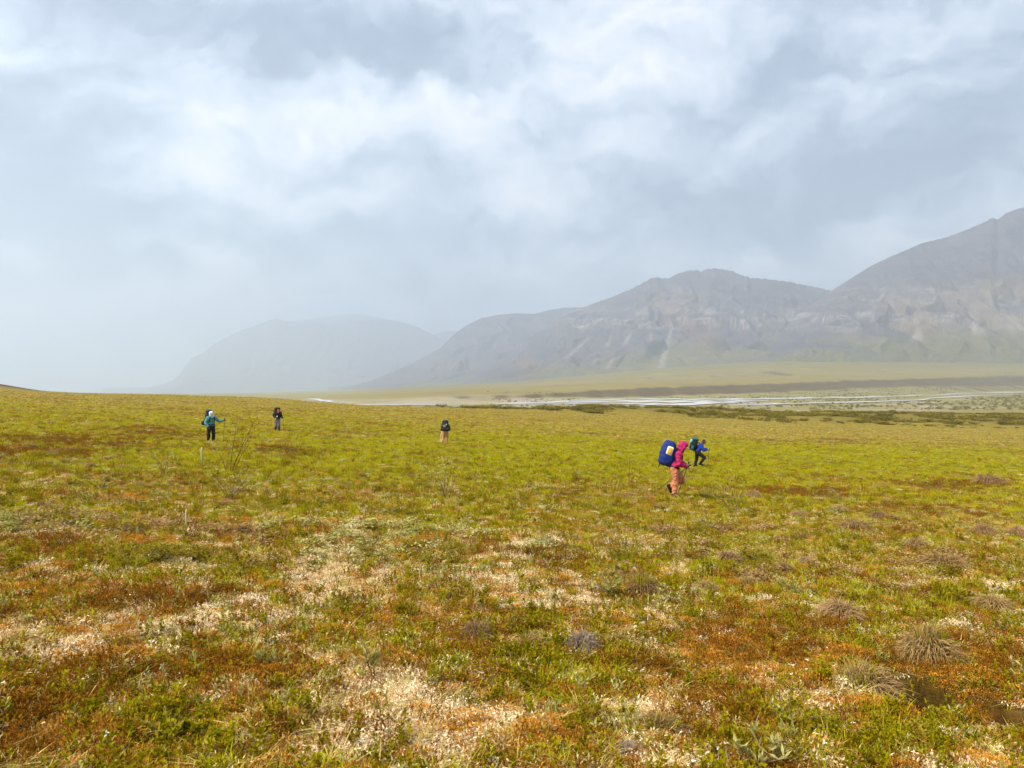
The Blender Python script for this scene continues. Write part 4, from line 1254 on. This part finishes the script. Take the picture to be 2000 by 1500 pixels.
    for s in 'LR':
        g = Body(); an, to = V['an' + s], V['toe' + s]; f = (to - an); f.z *= .3; sh = (V['kn' + s] - an).normalized()
        g.limb([an + sh * .13, an + sh * .02, an - f.normalized() * .035 - sh * .03], [.062, .062, .055]); g.limb([an - sh * .02, an.lerp(to, .6), to], [.056, .052, .042])
        g.obj('boot', MAT[cfg.get('boots', 'black')], root, .010, 2)
        if cfg.get('gaiter'):
            g = Body(); k = V['kn' + s]
            g.limb([k.lerp(an, .15), k.lerp(an, .5), k.lerp(an, .95)], [.092, .09, .08]); g.obj('gaiter', MAT[cfg['gaiter']], root, .012, 3)
        if cfg.get('gloves'):
            g = Body(); w = V['wr' + s]; dd = (w - V['el' + s]).normalized()
            g.limb([w - dd * .02, w + dd * .05, w + dd * .095], [.042, .046, .042]); hand(g, w + dd * .01, w + dd * .2, cfg.get('curl', (.1, 0, -1)), -1 if s == 'L' else 1)
            g.obj('glove', MAT[cfg['gloves']], root, .008, 2)
    return root


def ringloft(rings, n=20, e=2.6):
    """closed loft of rounded-box rings: (center, half x, half y)"""
    m = Mesh()
    for (c, hx, hy) in rings:
        for j in range(n):
            a = 2 * math.pi * j / n; ca, sa = math.cos(a), math.sin(a)
            m.v.append(Vector(c) + Vector((hx * math.copysign(abs(ca) ** (2 / e), ca), hy * math.copysign(abs(sa) ** (2 / e), sa), 0)))
    for i in range(len(rings) - 1):
        for j in range(n):
            a = i * n + j; b = i * n + (j + 1) % n
            m.f.append((a, b, b + n, a + n))
    m.f.append(tuple(range(n))[::-1]); m.f.append(tuple((len(rings) - 1) * n + j for j in range(n)))
    return m


def backpack(root, J, label, main, lid, H=.72, Dp=.17, Wd=.19, off=.30, extra=(), group='backpacks worn by the hikers', lift=0.0, tilt=0.0, pocket=None, egg=0.0):
    """root frame: x away from the wearer's back is minus x"""
    P, C = Vector(J['pelvis']), Vector(J['neck'])
    up = (C - P).normalized(); ang = math.atan2(up.x, up.z) + tilt
    e = bpy.data.objects.new('backpack', None); link(e); e.empty_display_size = .2
    M = root.matrix_basis @ Matrix.Translation(P + up * (lift - .02)) @ Matrix.Rotation(ang, 4, 'Y')
    e.matrix_basis = M
    tag(e, label, 'backpack', group)
    cx = -off
    rings = []
    for t, k in ((0, .55), (.03, .78), (.10, .93), (.25, 1.02), (.45, 1.06), (.65, 1.04), (.82, 1.0), (.92, .9), (.98, .7), (1.0, .4)):
        rings.append(((cx + .02 * math.sin(t * 5), .006 * math.sin(9 * t), t * H), Dp * k * (1 + egg * .6 * math.sin(math.pi * t) - egg * t), Wd * k * (1 + egg * .3 * math.sin(math.pi * t) - egg * .7 * t)))
    fine = []
    for i in range(len(rings) - 1):
        (c0, a0, b0), (c1, a1, b1) = rings[i], rings[i + 1]
        for q in range(4 if 1 < i < 8 else 2):
            f = q / (4 if 1 < i < 8 else 2); fine.append((tuple(Vector(c0).lerp(Vector(c1), f)), a0 + (a1 - a0) * f, b0 + (b1 - b0) * f))
    fine.append(rings[-1])
    m = ringloft(fine, 40); P_ = np.array([tuple(p) for p in m.v]); ax = np.array([cx, 0, H * .5]); dd = P_ - ax; dd[:, 2] *= .3
    dd /= np.linalg.norm(dd, axis=1)[:, None] + 1e-6; k = fbm(P_[:, 0] / .16 + P_[:, 1] / .13, P_[:, 2] / .14, 17, 3) + .5 * np.abs(fbm(P_[:, 2] / .07, P_[:, 0] / .2 + P_[:, 1] / .2, 19, 2))
    m.v = [Vector(p) for p in P_ + dd * (.035 * k)[:, None]]
    o = m.obj('main_bag', MAT[main], e, True)
    for zf in ((.3, .62) if not egg else (.06,)):
        i = min(range(len(fine)), key=lambda q: abs(fine[q][0][2] - zf * H)); (c0, a0, b0) = fine[i]
        m = Mesh(); pts = [Vector(c0) + Vector(((a0 + .012) * math.copysign(abs(math.cos(a)) ** .77, math.cos(a)), (b0 + .012) * math.copysign(abs(math.sin(a)) ** .77, math.sin(a)), 0)) for a in np.linspace(0, 2 * math.pi, 33)]
        m.tube(pts, [.011] * 33, 5); m.obj('compression_strap', MAT['black'], e, True)
    if lid:
        rl = [((cx, 0, H * .93 + t * .15), Dp * k * 1.02, Wd * k * 1.05) for t, k in ((0, .82), (.2, 1.0), (.6, .95), (.85, .75), (1, .35))]
        ringloft(rl).obj('lid', MAT[lid], e, True)
    for s in (1, -1):
        m = Mesh(); pts = [Vector((cx + Dp * .95, .09 * s, H * .80)), Vector((-.02, .11 * s, H * .78)), Vector((.12, .125 * s, H * .62)), Vector((.155, .13 * s, H * .40)), Vector((.05, .16 * s, H * .2)), Vector((cx + Dp, .15 * s, H * .12))]
        m.tube(pts, [.024, .026, .027, .024, .018, .014], 7); m.obj('shoulder_strap', MAT['black'], e, True)
        if pocket:
            ringloft([((cx - .02, s * (Wd + .03), z), .07 * k, .05 * k) for z, k in ((H * .06, .6), (H * .1, 1), (H * .28, 1.05), (H * .4, .9), (H * .43, .5))], 12).obj('side_pocket', MAT[pocket], e, True)
    m = Mesh(); pts = [Vector((cx + Dp, .16, .05))] + [Vector((.17 * math.cos(a) + .0, .19 * math.sin(a), .05)) for a in np.linspace(1.9, -1.9, 10)] + [Vector((cx + Dp, -.16, .05))]
    m.tube(pts, [.03] * len(pts), 7); m.obj('hip_belt', MAT['black'], e, True)
    last = e
    for (nm, mat, c, hx, hy, hz) in extra:
        c = Vector(c)
        last = ringloft([(c + Vector((0, 0, z * hz)), hx * k, hy * k) for z, k in ((-1, .7), (-.85, 1), (.85, 1), (1, .7))], 16, 5).obj(nm, MAT[mat], last if nm == 'yellow_panel' else e, True)
    return e


def pole(root, top, tip, label, mat='steel'):
    a = root.matrix_basis @ Vector(top); b = root.matrix_basis @ Vector(tip)
    e = bpy.data.objects.new('trekking_pole', None); link(e); e.location = b; e.empty_display_size = .1
    q = (a - b).to_track_quat('Z', 'Y'); e.rotation_euler = q.to_euler()
    L = (a - b).length
    tag(e, label, 'trekking pole', 'trekking poles')
    m = Mesh(); m.tube([Vector((0, 0, 0)), Vector((0, 0, .05)), Vector((0, 0, L * .55)), Vector((0, 0, L - .06))], [.004, .008, .0095, .011], 8); sh = m.obj('shaft', MAT[mat], e, True)
    m = Mesh(); m.tube([Vector((0, 0, L - .10)), Vector((0, 0, L - .05)), Vector((0, 0, L)), Vector((.01, 0, L + .045)), Vector((.012, 0, L + .06))], [.014, .018, .017, .021, .012], 9); gp = m.obj('grip', MAT['grip'], e, True)
    m = ringloft([((0, 0, .055), .012, .012), ((0, 0, .06), .04, .04), ((0, 0, .068), .042, .042), ((0, 0, .075), .012, .012)], 12, 2); m.obj('basket', MAT['grip'], sh, True)
    m = Mesh(); m.tube([Vector((0, 0, L + .03)), Vector((.05, .01, L - .02)), Vector((.06, .01, L - .10)), Vector((.03, 0, L - .12)), Vector((.005, 0, L - .02))], [.006] * 5, 5); m.obj('wrist_strap', MAT['grip'], gp, True)
    return e


def build_people():
    rad = math.radians
    # magenta jacket, seen from its right side, mid-stride
    J = dict(pelvis=(-.02, 0, .90), chest=(.09, 0, 1.20), neck=(.17, 0, 1.37), head=(.25, 0, 1.475),
             shL=(.12, .18, 1.29), shR=(.12, -.18, 1.29), elL=(.14, .25, 1.02), elR=(.11, -.25, 1.00), wrL=(.34, .16, .96), wrR=(.33, -.16, .93),
             hipL=(0, .09, .86), hipR=(-.02, -.09, .86), knR=(.03, -.10, .46), anR=(-.02, -.10, .08), toeR=(.14, -.11, .03),
             knL=(.22, .10, .50), anL=(-.13, .10, .30), toeL=(-.10, .11, .13))
    p = person(1317, 968, 22.2, rad(-8), 'hiker in a magenta hooded jacket and peach trousers striding with head down', J,
               dict(jacket='magenta', hood='magenta', brim='white', trousers='peach', look=(1, 0, -.55), boots='black', dz=-.03))
    backpack(p, J, 'bulging blue covered backpack with a yellow patch on its side', 'navy_blue', None, .75, .222, .22, .28, tilt=-.07, lift=-.03, egg=.25,
             extra=(('yellow_patch', 'cream', (-.27, -.226, .48), .088, .03, .125), ('yellow_panel', 'yellow', (-.27, -.244, .48), .062, .03, .095), ('dangling_strap', 'black', (-.42, -.08, -.02), .015, .02, .07)))
    pole(p, (.42, -.16, .95), (-.52, -.34, .24), 'dark trekking pole slanting back from the magenta jacketed hiker')
    pole(p, (.43, .14, .98), (.06, -.16, .05), 'trekking pole planted by the boot of the magenta jacketed hiker')
    # blue jacket behind it
    J = dict(pelvis=(.05, 0, .86), chest=(.22, 0, 1.14), neck=(.33, 0, 1.29), head=(.42, 0, 1.40),
             shL=(.27, .18, 1.22), shR=(.27, -.18, 1.22), elL=(.38, .24, .98), elR=(.36, -.24, .97), wrL=(.60, .14, 1.02), wrR=(.60, -.15, 1.00),
             hipL=(.05, .09, .83), hipR=(.05, -.09, .83), knL=(.02, .10, .44), anL=(-.06, .10, .08), toeL=(.10, .11, .03),
             knR=(.44, -.10, .54), anR=(.20, -.10, .20), toeR=(.36, -.10, .11))
    p = person(1360, 911, 42.5, rad(-8), 'hiker in a bright blue jacket and black trousers with tousled brown hair', J,
               dict(jacket='blue', hair='brown_hair', trousers='black', look=(1, 0, -.35), locks=16))
    backpack(p, J, 'dark backpack with a teal lid on the blue jacketed hiker', 'deep_navy', 'teal_dark', .66, .19, .20, .32, tilt=-.25,
             extra=(('pale_bottle', 'cyan', (-.52, -.10, .50), .05, .05, .10),), pocket='teal_dark')
    pole(p, (.70, -.15, 1.03), (.62, -.20, .06), 'trekking pole held upright in front of the blue jacketed hiker')
    # pale teal jacket, facing the viewer
    J = dict(pelvis=(0, 0, .90), chest=(.05, 0, 1.22), neck=(.07, 0, 1.39), head=(.11, 0, 1.50),
             shL=(.06, .19, 1.31), shR=(.06, -.19, 1.31), elL=(.16, .40, 1.14), elR=(.02, -.29, 1.05), wrL=(.30, .55, 1.18), wrR=(.14, -.20, .86),
             hipL=(0, .10, .86), hipR=(0, -.10, .86), knL=(.06, .12, .47), anL=(.0, .13, .08), toeL=(.15, .15, .03), knR=(.02, -.12, .46), anR=(-.06, -.13, .08), toeR=(.10, -.16, .03))
    p = person(412, 863, 39.8, rad(-48), 'hiker in a pale teal hooded jacket and black trousers facing the viewer', J,
               dict(jacket='teal', hood='pale_teal', trousers='black', look=(1, 0, -.1), boots='grey', gloves='black'))
    backpack(p, J, 'dark navy backpack behind the pale teal jacketed hiker', 'deep_navy', 'deep_navy', .68, .17, .20, .30, lift=.04,
             extra=(('camera_pouch', 'black', (-.16, -.33, .10), .09, .10, .10), ('chest_strap', 'black', (.215, 0, .42), .012, .14, .015)), pocket='black')
    pole(p, (.36, .60, 1.26), (.34, .52, .05), 'trekking pole in the outstretched hand of the pale teal jacketed hiker')
    # black jacket, orange hat
    J = dict(pelvis=(0, 0, .92), chest=(.10, 0, 1.23), neck=(.17, 0, 1.38), head=(.25, 0, 1.46),
             shL=(.12, .19, 1.31), shR=(.12, -.19, 1.31), elL=(.14, .27, 1.05), elR=(.16, -.27, 1.06), wrL=(.26, .29, .90), wrR=(.30, -.24, .98),
             hipL=(0, .09, .88), hipR=(0, -.09, .88), knL=(.10, .10, .48), anL=(.02, .10, .08), toeL=(.17, .11, .03), knR=(.03, -.10, .47), anR=(-.14, -.11, .10), toeR=(.0, -.12, .03))
    p = person(542, 840, 55, rad(-58), 'hiker in black with an orange hat and grey trousers walking head down', J,
               dict(jacket='black', hat='orange', trousers='grey', look=(1, 0, -.7), gaiter='black'))
    backpack(p, J, 'black backpack behind the orange hatted hiker', 'black', 'black', .64, .17, .21, .30, lift=.02,
             extra=(('white_tag', 'white', (.19, -.10, .22), .02, .055, .05),), pocket='black')
    pole(p, (.36, .30, .95), (.34, .34, .04), 'trekking pole nearer the sapling of the orange hatted hiker')
    pole(p, (.40, -.24, 1.02), (.10, -.36, .04), 'trekking pole farther from the sapling of the orange hatted hiker')
    # tan legs, seen from behind
    J = dict(pelvis=(0, 0, .88), chest=(.14, 0, 1.15), neck=(.24, 0, 1.29), head=(.33, .04, 1.40),
             shL=(.17, .19, 1.23), shR=(.17, -.19, 1.23), elL=(.20, .28, .98), elR=(.20, -.27, .98), wrL=(.38, .24, .92), wrR=(.38, -.22, .94),
             hipL=(0, .09, .84), hipR=(0, -.09, .84), knL=(.05, .14, .46), anL=(-.12, .24, .12), toeL=(.02, .28, .05), knR=(.06, -.08, .45), anR=(.02, -.07, .08), toeR=(.18, -.08, .03))
    p = person(870, 866, 50.5, rad(90), 'hiker with tan trousers walking away under a dark backpack', J,
               dict(jacket='black', hair='black', trousers='tan', look=(1, 0, -.5), boots='tan', locks=4))
    backpack(p, J, 'black backpack with a white tag on the hiker walking away', 'black', 'deep_navy', .56, .18, .21, .31, lift=-.02,
             extra=(('white_tag', 'white', (-.47, -.09, .30), .015, .03, .04), ('mesh_pocket', 'olive', (-.475, .03, .18), .02, .09, .09), ('sleeping_mat', 'black', (-.34, 0, -.02), .10, .30, .08)), pocket='black')
    pole(p, (.42, .28, .98), (.30, .42, .05), 'thin pale trekking pole of the hiker walking away', 'cream')


build_people()
